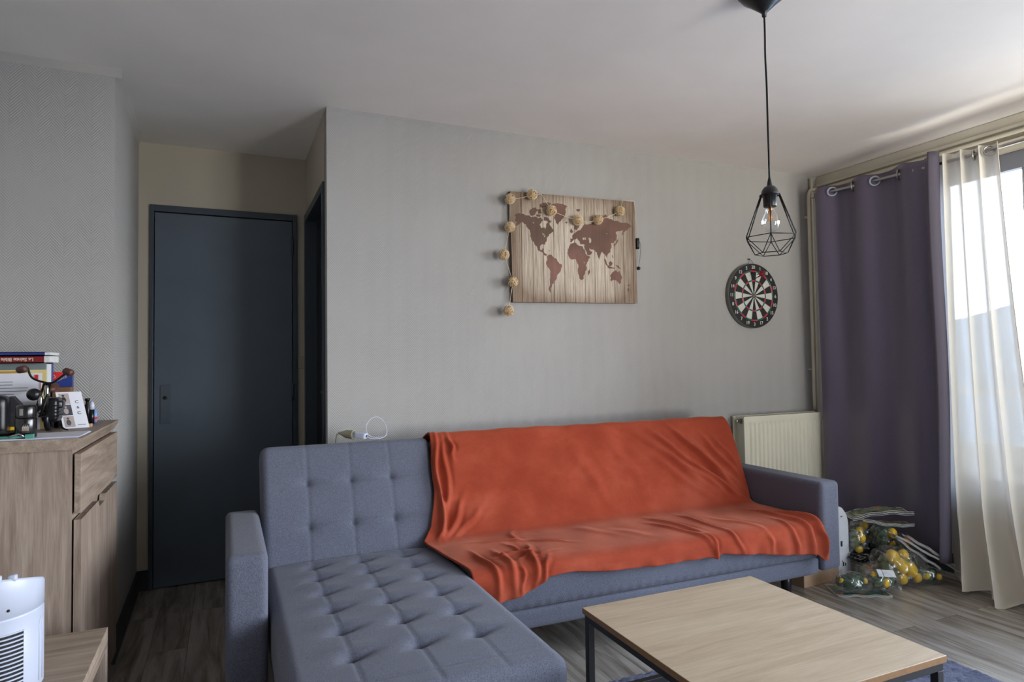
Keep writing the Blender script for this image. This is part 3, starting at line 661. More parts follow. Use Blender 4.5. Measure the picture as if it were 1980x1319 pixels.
    for (x0, a0, x1, a1, h, w) in ridges:
        bk = a1 < t_seat(2.77)+.02; h, w = (h*2.3, w*1.05) if bk else (h*1.1, w)
        dx, dt = x1-x0, a1-a0; L2 = dx*dx+dt*dt
        u = ((X-x0)*dx+(t1-a0)*dt)/L2; uc = np.clip(u, 0, 1); L = math.sqrt(L2)
        px = x0+uc*dx; pt = a0+uc*dt; wob = .006*np.sin(uc*7+x0*20)
        side = ((X-px)*dt-(t1-pt)*dx)/L+wob; endd = (u-uc)*L
        D += h*np.exp(-(side/w)**2-(endd/.045)**2)*(.35+.65*np.sin(uc*math.pi)**.6) - .35*h*np.exp(-((side-w*1.9)/(w*.9))**2-(endd/.04)**2)*np.sin(uc*math.pi)
    D += .0025*np.sin(X*9+t1*5)*np.sin(t1*11+X*3)+.0015*np.sin(X*31+t1*17)+.004
    low = np.clip((t1-t_of_z(.40))/.05, 0, 1); D += low*(.006+.006*np.sin(X*27)+.004*np.sin(X*61+1))
    Y = Y-np.abs(0)*Y; Y2 = Y+Ny*D; Z2 = Z+Nz*D
    X2 = X+.004*np.sin(t1*21)*(S < .02)
    G = np.stack([X2, Y2, Z2], -1)
    o = MB().grid(G).build('throw_blanket', W['rust'], origin=(1.75, 2.8, .44))
    sm = o.modifiers.new('thick', 'SOLIDIFY'); sm.thickness = .007; sm.offset = 1
    tag(o, 'rust orange fleece blanket draped over the right back and seat of the sofa', 'blanket')
    return o
blanket()

# adapter and charger on top of the sofa back
t = thing('socket_adapter', (.53, 3.06, .885), 'beige socket end lying on the sofa back by the side door', 'socket adapter')
m = MB(); ax = Matrix(((.80, -.6, 0, .523), (-.6, -.8, 0, 3.075), (0, 0, 1, .907), (0, 0, 0, 1)))
m.M = ax @ Ry(math.radians(96))
m.lathe([(.004, -.050), (.006, -.045), (.008, -.035), (.019, -.010), (.020, .022), (.0215, .024), (.0215, .030), (.018, .030), (.0175, .012), (0.002, .011)], seg=24)
m.build('socket', W['beige'], t)
m = MB(); m.M = ax @ Ry(math.radians(96)); m.lathe([(.0176, .010), (.0176, .0125)], seg=24); m.build('socket_face', W['blk'], t)
m = MB(); m.tube(smooth_path([(.487, 3.10, .909), (.478, 3.105, .908), (.474, 3.11, .89), (.476, 3.135, .84), (.48, 3.16, .6), (.48, 3.19, .3)], 2), .0035, 8); m.build('cable', W['beige'], t)
t = thing('phone_charger', (.575, 3.03, .885), 'white phone charger with looped cable plugged in on the sofa back', 'charger')
m = MB(); m.M = Tr(.572, 3.033, .903) @ Rz(math.radians(-34)) @ Ry(math.radians(8)); m.rbox((-.028, -.016, -.013), (.030, .016, .013), .003, 6); m.build('charger_body', W['wht'], t)
m = MB(); m.M = Tr(.572, 3.033, .903) @ Rz(math.radians(-34)) @ Ry(math.radians(8)); m.box((.0295, -.008, -.005), (.031, .008, .005)); m.build('usb_port', W['blk'], t)
loop = [(.598, 3.016, .896), (.62, 3.01, .885), (.665, 3.02, .884), (.695, 3.03, .895), (.698, 3.04, .925), (.69, 3.05, .955), (.665, 3.05, .982), (.635, 3.045, .985), (.605, 3.04, .96), (.596, 3.035, .925), (.612, 3.03, .897), (.64, 3.03, .888), (.68, 3.035, .890)]
m = MB(); m.tube(smooth_path(loop, 3), .0019, 8); m.build('cable', W['wht'], t)

# ------------------------------------------------------------------ wall canvas
cn = thing('world_map_canvas', (1.831, 3.205, 1.87), 'canvas print of a brown world map on pale wooden planks', 'wall art')
QL = (1.424, 1.562, 2.172)
cx0, cx1, cz0, cz1 = -.4065, .4065, -.304, .304
RM = Tr(1.831, 0, 1.871) @ Ry(math.radians(-.95))
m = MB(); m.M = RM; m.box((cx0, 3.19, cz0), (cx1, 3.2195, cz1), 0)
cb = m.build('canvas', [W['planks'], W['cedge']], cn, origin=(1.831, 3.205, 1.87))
for i, p in enumerate(cb.data.polygons):
    if abs(p.normal.y) < .9: p.material_index = 1
LAND = [
 [(100,285),(130,262),(180,272),(225,285),(265,290),(300,310),(330,300),(370,320),(400,310),(420,340),(405,370),(385,400),(400,430),(440,425),(455,455),(462,400),(470,370),(500,380),(520,420),(545,465),(500,500),(480,530),(465,580),(445,625),(420,618),(395,630),(388,665),(400,690),(420,665),(437,672),(430,700),(440,720),(470,740),(460,755),(430,730),(400,705),(365,690),(335,630),(300,580),(285,540),(280,490),(255,440),(230,390),(190,365),(165,375),(130,405),(110,400),(125,370),(100,345),(112,320)],
 [(265,250),(300,200),(340,190),(360,230),(330,280),(280,290)], [(385,160),(430,138),(520,142),(510,165),(470,180),(420,200),(385,190)], [(430,300),(480,310),(520,350),(505,375),(465,350),(430,340)], [(350,215),(400,215),(410,260),(370,270)], [(345,275),(395,280),(385,305),(350,300)],
 [(520,160),(600,143),(650,150),(705,180),(680,220),(680,290),(640,330),(605,370),(592,400),(570,370),(550,310),(545,240),(530,200)],
 [(675,365),(695,355),(708,368),(690,380)],
 [(470,755),(490,738),(525,745),(570,780),(590,815),(640,850),(630,900),(605,950),(580,990),(560,1040),(530,1075),(510,1130),(520,1175),(500,1160),(493,1110),(503,1040),(505,960),(500,905),(470,870),(460,820),(478,790)],
 [(745,610),(800,600),(830,630),(880,640),(905,690),(935,750),(965,765),(945,810),(915,860),(925,905),(905,950),(890,1010),(860,1030),(838,1005),(825,940),(830,880),(810,820),(795,785),(750,795),(715,750),(710,690),(725,640)],
 [(945,920),(960,905),(965,935),(950,978),(940,960)],
 [(735,590),(735,550),(765,550),(760,515),(790,490),(820,465),(855,455),(870,430),(905,385),(945,390),(1000,370),(1060,320),(1085,285),(1120,288),(1150,268),(1170,290),(1165,315),(1230,335),(1240,350),(1290,340),(1350,370),(1400,372),(1430,385),(1450,410),(1420,430),(1390,455),(1370,470),(1345,515),(1340,490),(1350,455),(1300,465),(1265,480),(1280,520),(1275,570),(1240,600),(1210,605),(1215,660),(1200,710),(1170,735),(1165,780),(1150,760),(1130,730),(1105,705),(1085,740),(1075,795),(1055,760),(1045,715),(1020,690),(975,680),(955,655),(960,690),(990,705),(975,735),(937,748),(908,680),(897,642),(905,625),(860,620),(845,595),(830,570),(815,545),(800,560),(775,565),(750,595)],
 [(785,440),(790,400),(850,325),(880,345),(850,380),(835,430),(815,460),(800,455)], [(735,480),(745,430),(755,445),(770,480),(750,490)],
 [(1235,630),(1262,600),(1290,560),(1300,545),(1295,580),(1275,615),(1250,645)], [(1130,780),(1150,810),(1165,855),(1195,880),(1170,880),(1140,830)], [(1180,840),(1205,810),(1225,840),(1205,870),(1185,862)],
 [(1165,880),(1250,890),(1245,900),(1170,890)], [(1255,855),(1300,870),(1325,905),(1290,895)], [(1225,740),(1240,780),(1225,770)],
 [(1195,975),(1225,940),(1265,918),(1290,945),(1300,920),(1335,1000),(1325,1060),(1300,1080),(1265,1035),(1235,1030),(1205,1050),(1205,1010)],
 [(1425,1075),(1410,1105),(1395,1100)], [(1405,1120),(1420,1140),(1400,1175),(1395,1150)], [(805,215),(850,210),(835,245),(815,235)], [(480,690),(510,690),(500,698)]]
WATER = [[(875,545),(915,540),(920,565),(885,570)], [(945,545),(965,540),(975,600),(955,605)], [(415,490),(440,505),(425,525)], [(430,520),(450,515),(445,540)], [(300,365),(325,370),(310,380)], [(1155,490),(1165,490),(1160,505)], [(890,825),(902,828),(895,838)]]
src = np.array([(45, 8), (1487, 122), (1512, 1298), (85, 1275)], float); dst = np.array([(cx0, cz1), (cx1, cz1), (cx1, cz0), (cx0, cz0)], float)
A_ = []
for (x, y), (u, v) in zip(src, dst): A_ += [[x, y, 1, 0, 0, 0, -u*x, -u*y], [0, 0, 0, x, y, 1, -v*x, -v*y]]
hh = np.append(np.linalg.solve(np.array(A_), dst.reshape(-1)), 1).reshape(3, 3)
def warp(p): q = hh @ np.array([p[0], p[1], 1]); return (q[0]/q[2], q[1]/q[2])
def jag(poly, k=2, amp=.16):
    R = random.Random(int(poly[0][0]*7+poly[0][1])); pts = [np.array(p, float) for p in poly]
    for _ in range(k):
        out = []
        for i in range(len(pts)):
            a, b = pts[i], pts[(i+1) % len(pts)]; d = b-a; n = np.array([-d[1], d[0]]); out += [a, (a+b)/2+n*R.uniform(-amp, amp)]
        pts = out
    return pts
m = MB(); m.M = RM
for P in LAND: m.prism([warp(p) for p in jag(P)], 3.1893, 3.1898, 'y')
m.build('printed_continents', W['land'], cn, origin=(1.831, 3.205, 1.87), label='brown printed continents')
for P in WATER:
    m = MB(); m.M = RM; m.prism([warp(p) for p in jag(P, 1)], 3.1889, 3.1894, 'y'); m.build('printed_lake', W['planks'], cn, origin=(1.831, 3.205, 1.87))

# ------------------------------------------------------------------ string light of rattan balls
sl = thing('string_light', (1.42, 3.16, 2.0), 'string of ten pale rattan ball lights hung over the map canvas', 'string light')
BW = [(1.408, 3.165, 2.118), (1.538, 3.158, 2.152), (1.657, 3.156, 2.073), (1.822, 3.156, 2.033), (1.957, 3.156, 2.046), (2.108, 3.156, 2.108), (1.405, 3.165, 1.965), (1.370, 3.17, 1.813), (1.419, 3.165, 1.667), (1.393, 3.17, 1.511)]
R = random.Random(3)
def rattan_ball(c, i):
    b = MB(); rr = .0295; Rr = random.Random(i*5+1)
    for k in range(22):
        ax = Vector((Rr.gauss(0, 1), Rr.gauss(0, 1), Rr.gauss(0, 1))).normalized(); x = ax.orthogonal().normalized(); y = ax.cross(x); q = rr*Rr.uniform(.93, 1.0); off = Rr.uniform(-.35, .35)
        pts = [Vector(c)+ax*q*off+(x*math.cos(t)+y*math.sin(t))*q*math.sqrt(1-off*off) for t in np.linspace(0, 2*math.pi, 21)[:-1]]
        b.tube(pts, .0013, 4, closed=True)
    o = b.build('rattan_ball', W['rattan'], sl)
    MB().ball(c, .0235, 0, 14, 8).build('inner_shade', W['rattin'], o)
for i, c in enumerate(BW): rattan_ball(c, i)
def sag(a, b, s, n=8): return [tuple(np.array(a)*(1-t)+np.array(b)*t+np.array([0, 0, -s*4*t*(1-t)])) for t in np.linspace(0, 1, n)]
cord = [(2.246, 3.17, 1.93), (2.215, 3.165, 2.19), BW[5]]; path = []
for a, b, s in [((2.252, 3.19, 1.95), (2.225, 3.18, 2.185), -.0), ((2.225, 3.18, 2.185), (2.14, 3.17, 2.183), .004), ((2.14, 3.17, 2.183), BW[5], 0), (BW[5], BW[4], .006), (BW[4], BW[3], .012), (BW[3], BW[2], .004), (BW[2], (1.60, 3.17, 2.165), 0), ((1.60, 3.17, 2.165), BW[1], .003), (BW[1], BW[0], .006), (BW[0], BW[6], 0), (BW[6], BW[7], 0), (BW[7], BW[8], 0), (BW[8], BW[9], 0)]: path += sag(a, b, s)[:-1]
path.append(BW[9]); m = MB(); m.tube(path, .0015, 6)
m.build('cord', W['string'], sl)
m = MB(); m.rbox((2.243, 3.185, 1.90), (2.262, 3.215, 1.965), .003, 4); m.build('battery_box', W['blk'], sl)
m = MB(); m.tube(smooth_path([(2.262, 3.20, 1.955), (2.275, 3.19, 1.93), (2.272, 3.195, 1.86), (2.262, 3.20, 1.795)], 2), .0012, 6); m.ball((2.262, 3.20, 1.785), .011); m.build('switch_lead', W['blk'], sl)

# ------------------------------------------------------------------ dartboard
db = thing('dartboard', (3.165, 3.2, 1.645), 'round dartboard with white numbers on the wall under the pendant lamp', 'dartboard')
DCX, DCZ, DR, DY = 3.153, 1.645, .212, 3.188
bevel(MB().lathe([(DR-.004, 3.2199), (DR, 3.216), (DR, DY+.003), (DR-.003, DY)], (DCX, 0, DCZ), 72, axis='y').build('board', [W['side']], db), .001)
def sector(m, r0, r1, a0, a1, y, mi, n=5):
    t = np.linspace(a0, a1, n); V = [(DCX+r0*math.sin(a), y, DCZ+r0*math.cos(a)) for a in t]+[(DCX+r1*math.sin(a), y, DCZ+r1*math.cos(a)) for a in t]
    m.add(V, [(i, i+n, i+1+n, i+1) for i in range(n-1)], mi)
m = MB()
for k in range(20):
    a0, a1 = (k-.5)*math.pi/10, (k+.5)*math.pi/10; e = k % 2 == 0
    sector(m, .166, DR-.003, a0, a1, DY-.0006, 0); sector(m, .1565, .166, a0, a1, DY-.0006, 2 if e else 3)
    sector(m, .103, .1565, a0, a1, DY-.0006, 0 if e else 1); sector(m, .094, .103, a0, a1, DY-.0006, 2 if e else 3)
    sector(m, .016, .094, a0, a1, DY-.0006, 0 if e else 1); sector(m, .007, .016, a0, a1, DY-.0006, 3); sector(m, .0, .007, a0, a1, DY-.0006, 2)
m.build('target_face', [W['dartb'], W['dartw'], W['dartr'], W['dartg']], db)
m = MB()
for k, n in enumerate([20, 1, 18, 4, 13, 6, 10, 15, 2, 17, 3, 19, 7, 16, 8, 11, 14, 9, 12, 5]):
    a = k*math.pi/10; m = MB(); m.text(str(n), .030, Tr(DCX+.187*math.sin(a), DY-.0012, DCZ+.187*math.cos(a)) @ Rx(math.pi/2), .0004, bold=.0006); m.build('number', W['dartw'], db)
m = MB()
for k in range(20):
    a = (k+.5)*math.pi/10; m.tube([(DCX+.016*math.sin(a), DY-.0015, DCZ+.016*math.cos(a)), (DCX+.167*math.sin(a), DY-.0015, DCZ+.167*math.cos(a))], .0006, 4)
for r in (.016, .094, .103, .1565, .166): m.tube([(DCX+r*math.sin(a), DY-.0015, DCZ+r*math.cos(a)) for a in np.linspace(0, 2*math.pi, 61)[:-1]], .0006, 4, closed=True)
m.build('wire_spider', W['chrome'], db)
m = MB(); m.tube([(DCX-.028, 3.205, DCZ+DR-.004), (DCX-.014, 3.2, DCZ+DR+.03), (DCX+.03, 3.205, DCZ+DR-.006)], .0012, 6); m.ball((DCX-.014, 3.208, DCZ+DR+.030), .005); m.build('wire_hanger', W['blackm'], db)
def dart(p, q, label):
    o = thing('dart', p, label, 'dart'); p = Vector(p); q = Vector(q); d = (q-p).normalized(); Lq = (q-p).length
    MB().tube([p, p+d*.03, p+d*.031, p+d*.075, p+d*.076, q-d*.03], [.0008, .001, .003, .0032, .0018, .0018], 8).build('barrel', W['blk'], o)
    x = d.orthogonal().normalized(); y = d.cross(x); m = MB()
    for v in (x, -x, y, -y): m.add([tuple(q-d*.034), tuple(q-d*.026+v*.017), tuple(q+v*.017), tuple(q-d*.006)], [(0, 1, 2, 3)])
    f = m.build('flight', W['dartr'], o); s_ = f.modifiers.new('t', 'SOLIDIFY'); s_.thickness = .0006
dart((3.154, DY, 1.75), (3.122, 3.08, 1.772), 'red flighted dart stuck in the dartboard straight below the number 20')
dart((3.170, DY, 1.782), (3.140, 3.09, 1.786), 'red flighted dart stuck higher in the dartboard near the number 1')

# ------------------------------------------------------------------ pendant lamp
PX, PY = 1.69, 1.625
pl = thing('pendant_lamp', (PX, PY, 2.5), 'black wire cage pendant lamp with clear bulb hanging from the ceiling', 'pendant lamp')
MB().lathe([(.004, 2.405), (.0075, 2.407), (.008, 2.418), (.014, 2.424), (.045, 2.452), (.072, 2.474), (.086, 2.492), (.088, 2.4995)], (PX-.004, PY, 0), 40).build('canopy', W['blk'], pl)
m = MB(); m.tube(smooth_path([(PX-.004, PY, 2.41), (PX-.003, PY, 2.35), (PX-.005, PY, 2.27), (PX-.001, PY, 2.18), (PX-.001, PY, 2.05), (PX, PY, 1.95), (PX, PY, 1.84)], 2), .0032, 10); m.build('cord', W['blackm'], pl)
MB().lathe([(.0035, 1.852), (.006, 1.84), (.0085, 1.826), (.009, 1.822), (.018, 1.818), (.025, 1.808), (.0285, 1.795), (.0285, 1.789), (.023, 1.789), (.0215, 1.752), (.0205, 1.750), (.016, 1.7495)][::-1], (PX, PY, 0), 36).build('lamp_holder', W['blk'], pl)
m = MB(); AZ = YAW
def hexr(r, z, off): return [Vector((PX+r*math.sin(-AZ*-1+off+k*math.pi/3), PY+r*math.cos(AZ*1+off+k*math.pi/3), z)) for k in range(6)]
base = math.atan2(PX, PY)
def hexr(r, z, off): return [Vector((PX+r*math.sin(base+off+k*math.pi/3), PY+r*math.cos(base+off+k*math.pi/3), z)) for k in range(6)]
tp = hexr(.033, 1.790, 0); md = hexr(.089, 1.645, 0); bo = hexr(.052, 1.590, math.pi/6); wr = .0015
for k in range(6):
    m.tube([tp[k], md[k]], wr, 6); m.tube([md[k], md[(k+1) % 6]], wr, 6); m.tube([md[k], bo[k]], wr, 6); m.tube([md[(k+1) % 6], bo[k]], wr, 6); m.tube([bo[k], bo[(k+1) % 6]], wr, 6)
    m.tube([tp[k]+Vector((.003, 0, 0)), md[k]+Vector((.004, .002, .003))], wr*.9, 6)
m.tube([(PX+.033*math.cos(a), PY+.033*math.sin(a), 1.79) for a in np.linspace(0, 2*math.pi, 25)[:-1]], wr, 6, closed=True)
m.build('wire_cage', W['blackm'], pl)
bulb = MB().lathe([(.013, 1.752), (.0145, 1.742), (.018, 1.730), (.026, 1.716), (.0298, 1.702), (.0295, 1.690), (.025, 1.676), (.015, 1.667), (.003, 1.664)][::-1], (PX, PY, 0), 32).build('bulb', W['bulb'], pl)
m = MB()
for k in range(4): a = k*math.pi/2+.4; m.tube([(PX+.005*math.cos(a), PY+.005*math.sin(a), 1.738), (PX+.008*math.cos(a), PY+.008*math.sin(a), 1.70)], .0013, 6)
m.tube([(PX, PY, 1.75), (PX, PY, 1.735)], .006, 8); m.build('filament', W['brass'], bulb)

# ------------------------------------------------------------------ radiator and pipes
ra = thing('radiator', (3.32, 3.15, .2), 'ivory ribbed panel radiator on the back wall behind the sofa arm', 'radiator')
RX0, RX1, RZ0, RZ1 = 2.958, 3.675, .27, .872
def rad_panel(yf):
    xs = []; ys = []
    n = 19; pitch = (RX1-RX0-.05)/n
    pts = [(RX0, 0)]
    for i in range(n):
        a = RX0+.025+i*pitch; pts += [(a+pitch*.12, 0), (a+pitch*.32, .009), (a+pitch*.68, .009), (a+pitch*.88, 0)]
    pts += [(RX1, 0)]; zs = [RZ0, RZ0+.035, RZ0+.055, RZ1-.055, RZ1-.035, RZ1]; k = [0, 0, 1, 1, 0, 0]
    G = np.array([[(x, yf+d*kk, z) for z, kk in zip(zs, k)] for x, d in pts]); return G
m = MB(); m.grid(rad_panel(3.095), smooth=False); p_ = m.build('front_panel', W['enamel'], ra); s_ = p_.modifiers.new('t', 'SOLIDIFY'); s_.thickness = .004; s_.offset = -1
bevel(MB().box((RX0-.006, 3.091, RZ0), (RX0, 3.106, RZ1)).build('side_strip', W['enamel'], ra), .001)
bevel(MB().box((RX0, 3.185, RZ0), (RX1, 3.20, RZ1)).build('rear_panel', W['enamel'], ra), .002)
m = MB()
for i in range(24): x = RX0+.02+i*(RX1-RX0-.04)/23; m.box((x, 3.105, RZ0+.05), (x+.0012, 3.185, RZ1-.004))
m.build('convector_fins', W['enamel'], ra)
MB().lathe([(.013, RX1), (.013, RX1+.02), (.0165, RX1+.022), (.0165, RX1+.045), (.006, RX1+.047)], (0, 3.12, RZ1-.022), 18, axis='x').build('valve', W['wht'], ra)
m = MB(); m.box((RX0-.001, 3.135, RZ1-.045), (RX0+.02, 3.16, RZ1-.015)); m.lathe([(.009, RX0-.022), (.009, RX0)], (0, 3.147, RZ1-.03), 12, axis='x'); m.build('bleed_valve', W['chrome'], ra)
def pipe(pts, r, label):
    o = MB().tube(pts, r, 12).build('heating_pipe', W['enamel2'], origin=pts[0]); return tag(o, label, 'pipe')
pipe(smooth_path([(3.676, 3.19, .88), (3.676, 3.19, 1.5), (3.672, 3.19, 2.30), (3.678, 3.19, 2.375), (3.70, 3.19, 2.398), (3.74, 3.18, 2.40), (3.762, 3.12, 2.40), (3.765, 2.9, 2.40), (3.765, 2.0, 2.40), (3.765, 0, 2.40)], 2), .0105, 'cream heating pipe nearer the radiator that turns along the window wall')
pipe([(3.712, 3.195, .12), (3.71, 3.195, 2.34), (3.71, 3.195, 2.48)], .0085, 'thin cream heating pipe running straight up the corner')
for z, lb in ((2.20, 'upper small clip holding the two corner heating pipes'), (1.15, 'lower small clip holding the two corner heating pipes beside the dartboard')):
    tag(MB().box((3.66, 3.20, z), (3.725, 3.219, z+.012)).build('pipe_clip', W['enamel2'], origin=(3.69, 3.21, z)), lb, 'pipe clip')

# ------------------------------------------------------------------ curtains
rod = thing('curtain_rod', (3.607, 1.4, 2.31), 'metal curtain rod running above the window', 'curtain rod')
RZ = lambda y: 2.318-.012*(3.05-y)/.7 if y > 2.35 else 2.306-.024*(2.35-y)/.36*.0-.03*(2.35-y)/1.0
def rodz(y): return float(np.interp(y, [-1, 1.85, 2.07, 2.37, 2.64, 2.94, 3.1], [2.29, 2.300, 2.296, 2.300, 2.307, 2.317, 2.322]))
MB().tube([(3.607, y, rodz(y)) for y in np.linspace(-1, 3.075, 30)], .009, 12).build('rod', W['chrome'], rod)
m = MB(); m.lathe([(.012, 3.075), (.016, 3.08), (.016, 3.10), (.006, 3.11)], (3.607, 0, rodz(3.08)), 16, axis='y'); m.build('finial', W['chrome'], rod)
m = MB(); m.tube([(3.607, 3.06, 2.315), (3.78, 3.06, 2.315)], .006, 8); m.box((3.776, 3.03, 2.28), (XR, 3.09, 2.345)); m.build('bracket', W['chrome'], rod)
m = MB(); m.tube([(3.607, 1.2, 2.30), (3.78, 1.2, 2.30)], .006, 8); m.box((3.776, 1.17, 2.27), (XR, 1.23, 2.33)); m.build('bracket', W['chrome'], rod)
def ring(c, nrm, r=.027, mat='chrome', parent=None):
    n = Vector(nrm).normalized(); x = n.orthogonal().normalized(); y = n.cross(x); c = Vector(c)
    b = MB(); b.tube([c+(x*math.cos(t)+y*math.sin(t))*r for t in np.linspace(0, 2*math.pi, 29)[:-1]], .0052, 8, closed=True); b.build('grommet', W[mat], parent)
pc = thing('blackout_curtain', (3.607, 2.65, .05), 'purple blackout curtain hanging left of the sheer curtain', 'curtain')
NY, NZ = 170, 70
def pcurve(s):   # s 0..1 from the wall corner to the window edge: (x offset, y)
    y = 3.065-.80*s
    ph = 2*math.pi*(y-2.79)/.30
    a = np.where(y > 2.33, .034, .06)*1.0
    x = .0+a*np.sin(ph)
    return x, y
s = np.linspace(0, 1, NY); z = np.linspace(0, 1, NZ)
S_, Z_ = np.meshgrid(s, z, indexing='ij')
top = 2.352+.008*np.sin(S_*20); bot = .05+.02*np.sin(S_*9)+.07*np.clip((S_-.75)/.2, 0, 1)
zz = bot+(top-bot)*Z_; k = (1-Z_)
xo, yy = pcurve(S_)
# folds loosen lower down
xx = 3.607+xo*(1-.25*k)+.022*k*np.sin(S_*15+1.2)*np.sin(k*3)
yy = yy+.03*k*np.sin(S_*6)-.0*k
# last fold pushed into the room: the turned edge
edge = np.clip((S_-.905)/.05, 0, 1); xx -= .075*edge*(1-.1*k); 
G = np.stack([xx, yy, zz], -1)
m = MB(); m.grid(G); o = m.build('panel', W['purple'], pc); s_ = o.modifiers.new('t', 'SOLIDIFY'); s_.thickness = .003
# turned-over lining strip along the free edge
G2 = np.zeros((12, 60, 3))
for i in range(12):
    for j in range(60):
        k_ = 1-j/59; u = i/11
        G2[i, j] = (3.607-.095+.105*u-.012*math.sin(u*math.pi)+.01*k_*math.sin(k_*5), 2.262-.030*math.sin(u*math.pi)+.006*math.sin(k_*8)-.006*k_, .125+(2.355-.125)*(j/59))
m = MB(); m.grid(G2); o = m.build('turned_edge', W['purple2'], pc, label='greyer turned edge of the purple curtain'); s_ = o.modifiers.new('t', 'SOLIDIFY'); s_.thickness = .003
for y, nr in ((2.94, (.75, .66, 0)), (2.79, (-.5, .86, 0)), (2.64, (.75, .66, 0)), (2.49, (-.5, .86, 0)), (2.37, (.75, .66, 0))): ring((3.600, y, rodz(y)-.004), nr if nr[0] > 0 else (.35, -.93, 0), .027, 'wht' if y > 2.6 and nr[0] > 0 else 'chrome', pc)

shc = thing('sheer_curtain', (3.60, 2.0, .02), 'long cream sheer curtain pooling on the floor at the right edge', 'curtain')
NS, NZ = 260, 130
G = np.zeros((NS, NZ, 3)); u = np.linspace(0, 1, NS)[:, None]*np.ones((1, NZ)); v = np.ones((NS, 1))*np.linspace(0, 1, NZ)[None]   # v 0 bottom..1 top
k = 1-v
yl = 2.285-.005*k; yr = 1.955-.10*k-.10*k**2
fold = np.sin(u*2*math.pi*3.6+.6+.5*k*np.sin(k*3)+.5*np.sin(u*2*math.pi*3.6+.6))
fold2 = np.sin(u*2*math.pi*9+2.2*k+1.0)
Yv = yl*(1-u)+yr*u+.020*np.cos(u*2*math.pi*3.6+.6)*(.4+.6*k)
Xv = 3.607+fold*(.030+.030*k)+fold2*.009*k
# the bottom half metre swings into the room and pools
sw = np.clip((k-.72-.13*(1-u))/(.28-.13*(1-u)), 0, 1)**1.7
Xv -= sw*(.03+.18*u*1.0); Yv -= sw*(.03+.12*u)
Xv += sw*.02*np.sin(u*40+k*9); Xv += .006*np.sin(u*2*math.pi*15+4*k)*k 
Zt = 2.345-.02*u; Zb = .012+.02*np.maximum(0, np.sin(u*22+1))
Zv = Zb+(Zt-Zb)*v+.012*sw*np.sin(u*31+k*20)
G = np.stack([Xv, Yv, Zv], -1)
m = MB(); m.grid(G); m.build('voile_panel', W['sheer'], shc)
def hemstrip(ui):
    i = int(ui*(NS-1)); return [tuple(p+np.array([-.002, 0, 0])) for p in G[i, ::3]]
m = MB(); m.tube(hemstrip(0.999), .0022, 5); m.tube([tuple(p) for p in G[::4, 0]], .0025, 5); m.build('hem', W['sheer'], shc)
ring((3.598, 2.074, rodz(2.07)-.006), (.3, -.95, 0), .024, 'chrome', shc); ring((3.598, 1.998, rodz(1.99)-.006), (.75, .66, 0), .024, 'chrome', shc)

# ------------------------------------------------------------------ coffee table and rug
ct = thing('coffee_table', (1.38, 1.46, 0), 'square coffee table with light oak top and black metal frame', 'coffee table')
m = MB(); CM = Tr(1.0379, 1.8111, 0) @ Rz(-.0076); m.M = CM; TW, TL = .6983, .6978
m.box((0, -TL, .432), (TW, 0, .45)); o = m.build('tabletop', [W['oakt'], W['oake']], ct); 
for p in o.data.polygons:
    if abs(p.normal.z) < .5: p.material_index = 1
bevel(o, .0015)
q = .022
m = MB(); m.M = CM
for a, b in (((.006, -.006-q), (TW-.006, -.006)), ((.006, -TL+.006), (TW-.006, -TL+.006+q)), ((.006, -TL+.006+q), (.006+q, -.006-q)), ((TW-.006-q, -TL+.006+q), (TW-.006, -.006-q))): m.box((a[0], a[1], .410), (b[0], b[1], .432))
bevel(m.build('top_frame', W['black'], ct), .0015)
for x in (.006, TW-.006-q):
    for y in (-.006-q, -TL+.006):
        m = MB(); m.M = CM; m.box((x, y, 0 if x < .1 else .02), (x+q, y+q, .410)); bevel(m.build('leg', W['black'], ct), .0015)
for a, b in (((.006+q, -.006-q), (TW-.006-q, -.006)), ((.006+q, -TL+.006), (TW-.006-q, -TL+.006+q)), ((.006, -TL+.006+q), (.006+q, -.006-q)), ((TW-.006-q, -TL+.006+q), (TW-.006, -.006-q))):
    m = MB(); m.M = CM; m.box((a[0], a[1], .165), (b[0], b[1], .187)); bevel(m.build('lower_rail', W['black'], ct), .0015)
G = np.zeros((150, 150, 3)); R = np.random.RandomState(1)
uu, vv = np.meshgrid(np.linspace(0, 1, 150), np.linspace(0, 1, 150), indexing='ij')
G[..., 0] = 1.22+1.44*uu; G[..., 1] = .2+1.94*vv; ed = np.minimum.reduce([uu, 1-uu, vv, 1-vv])
G[..., 2] = .003+np.clip(ed/.012, 0, 1)*(.014+.010*R.rand(150, 150)); G[..., 0] += (ed < .001)*R.uniform(-.008, .008, (150, 150)); G[..., 1] += (ed < .001)*R.uniform(-.008, .008, (150, 150))
tag(MB().grid(G).build('shaggy_rug', W['rug'], origin=(1.94, 1.17, .003)), 'blue grey shaggy rug on the floor under the coffee table', 'rug')

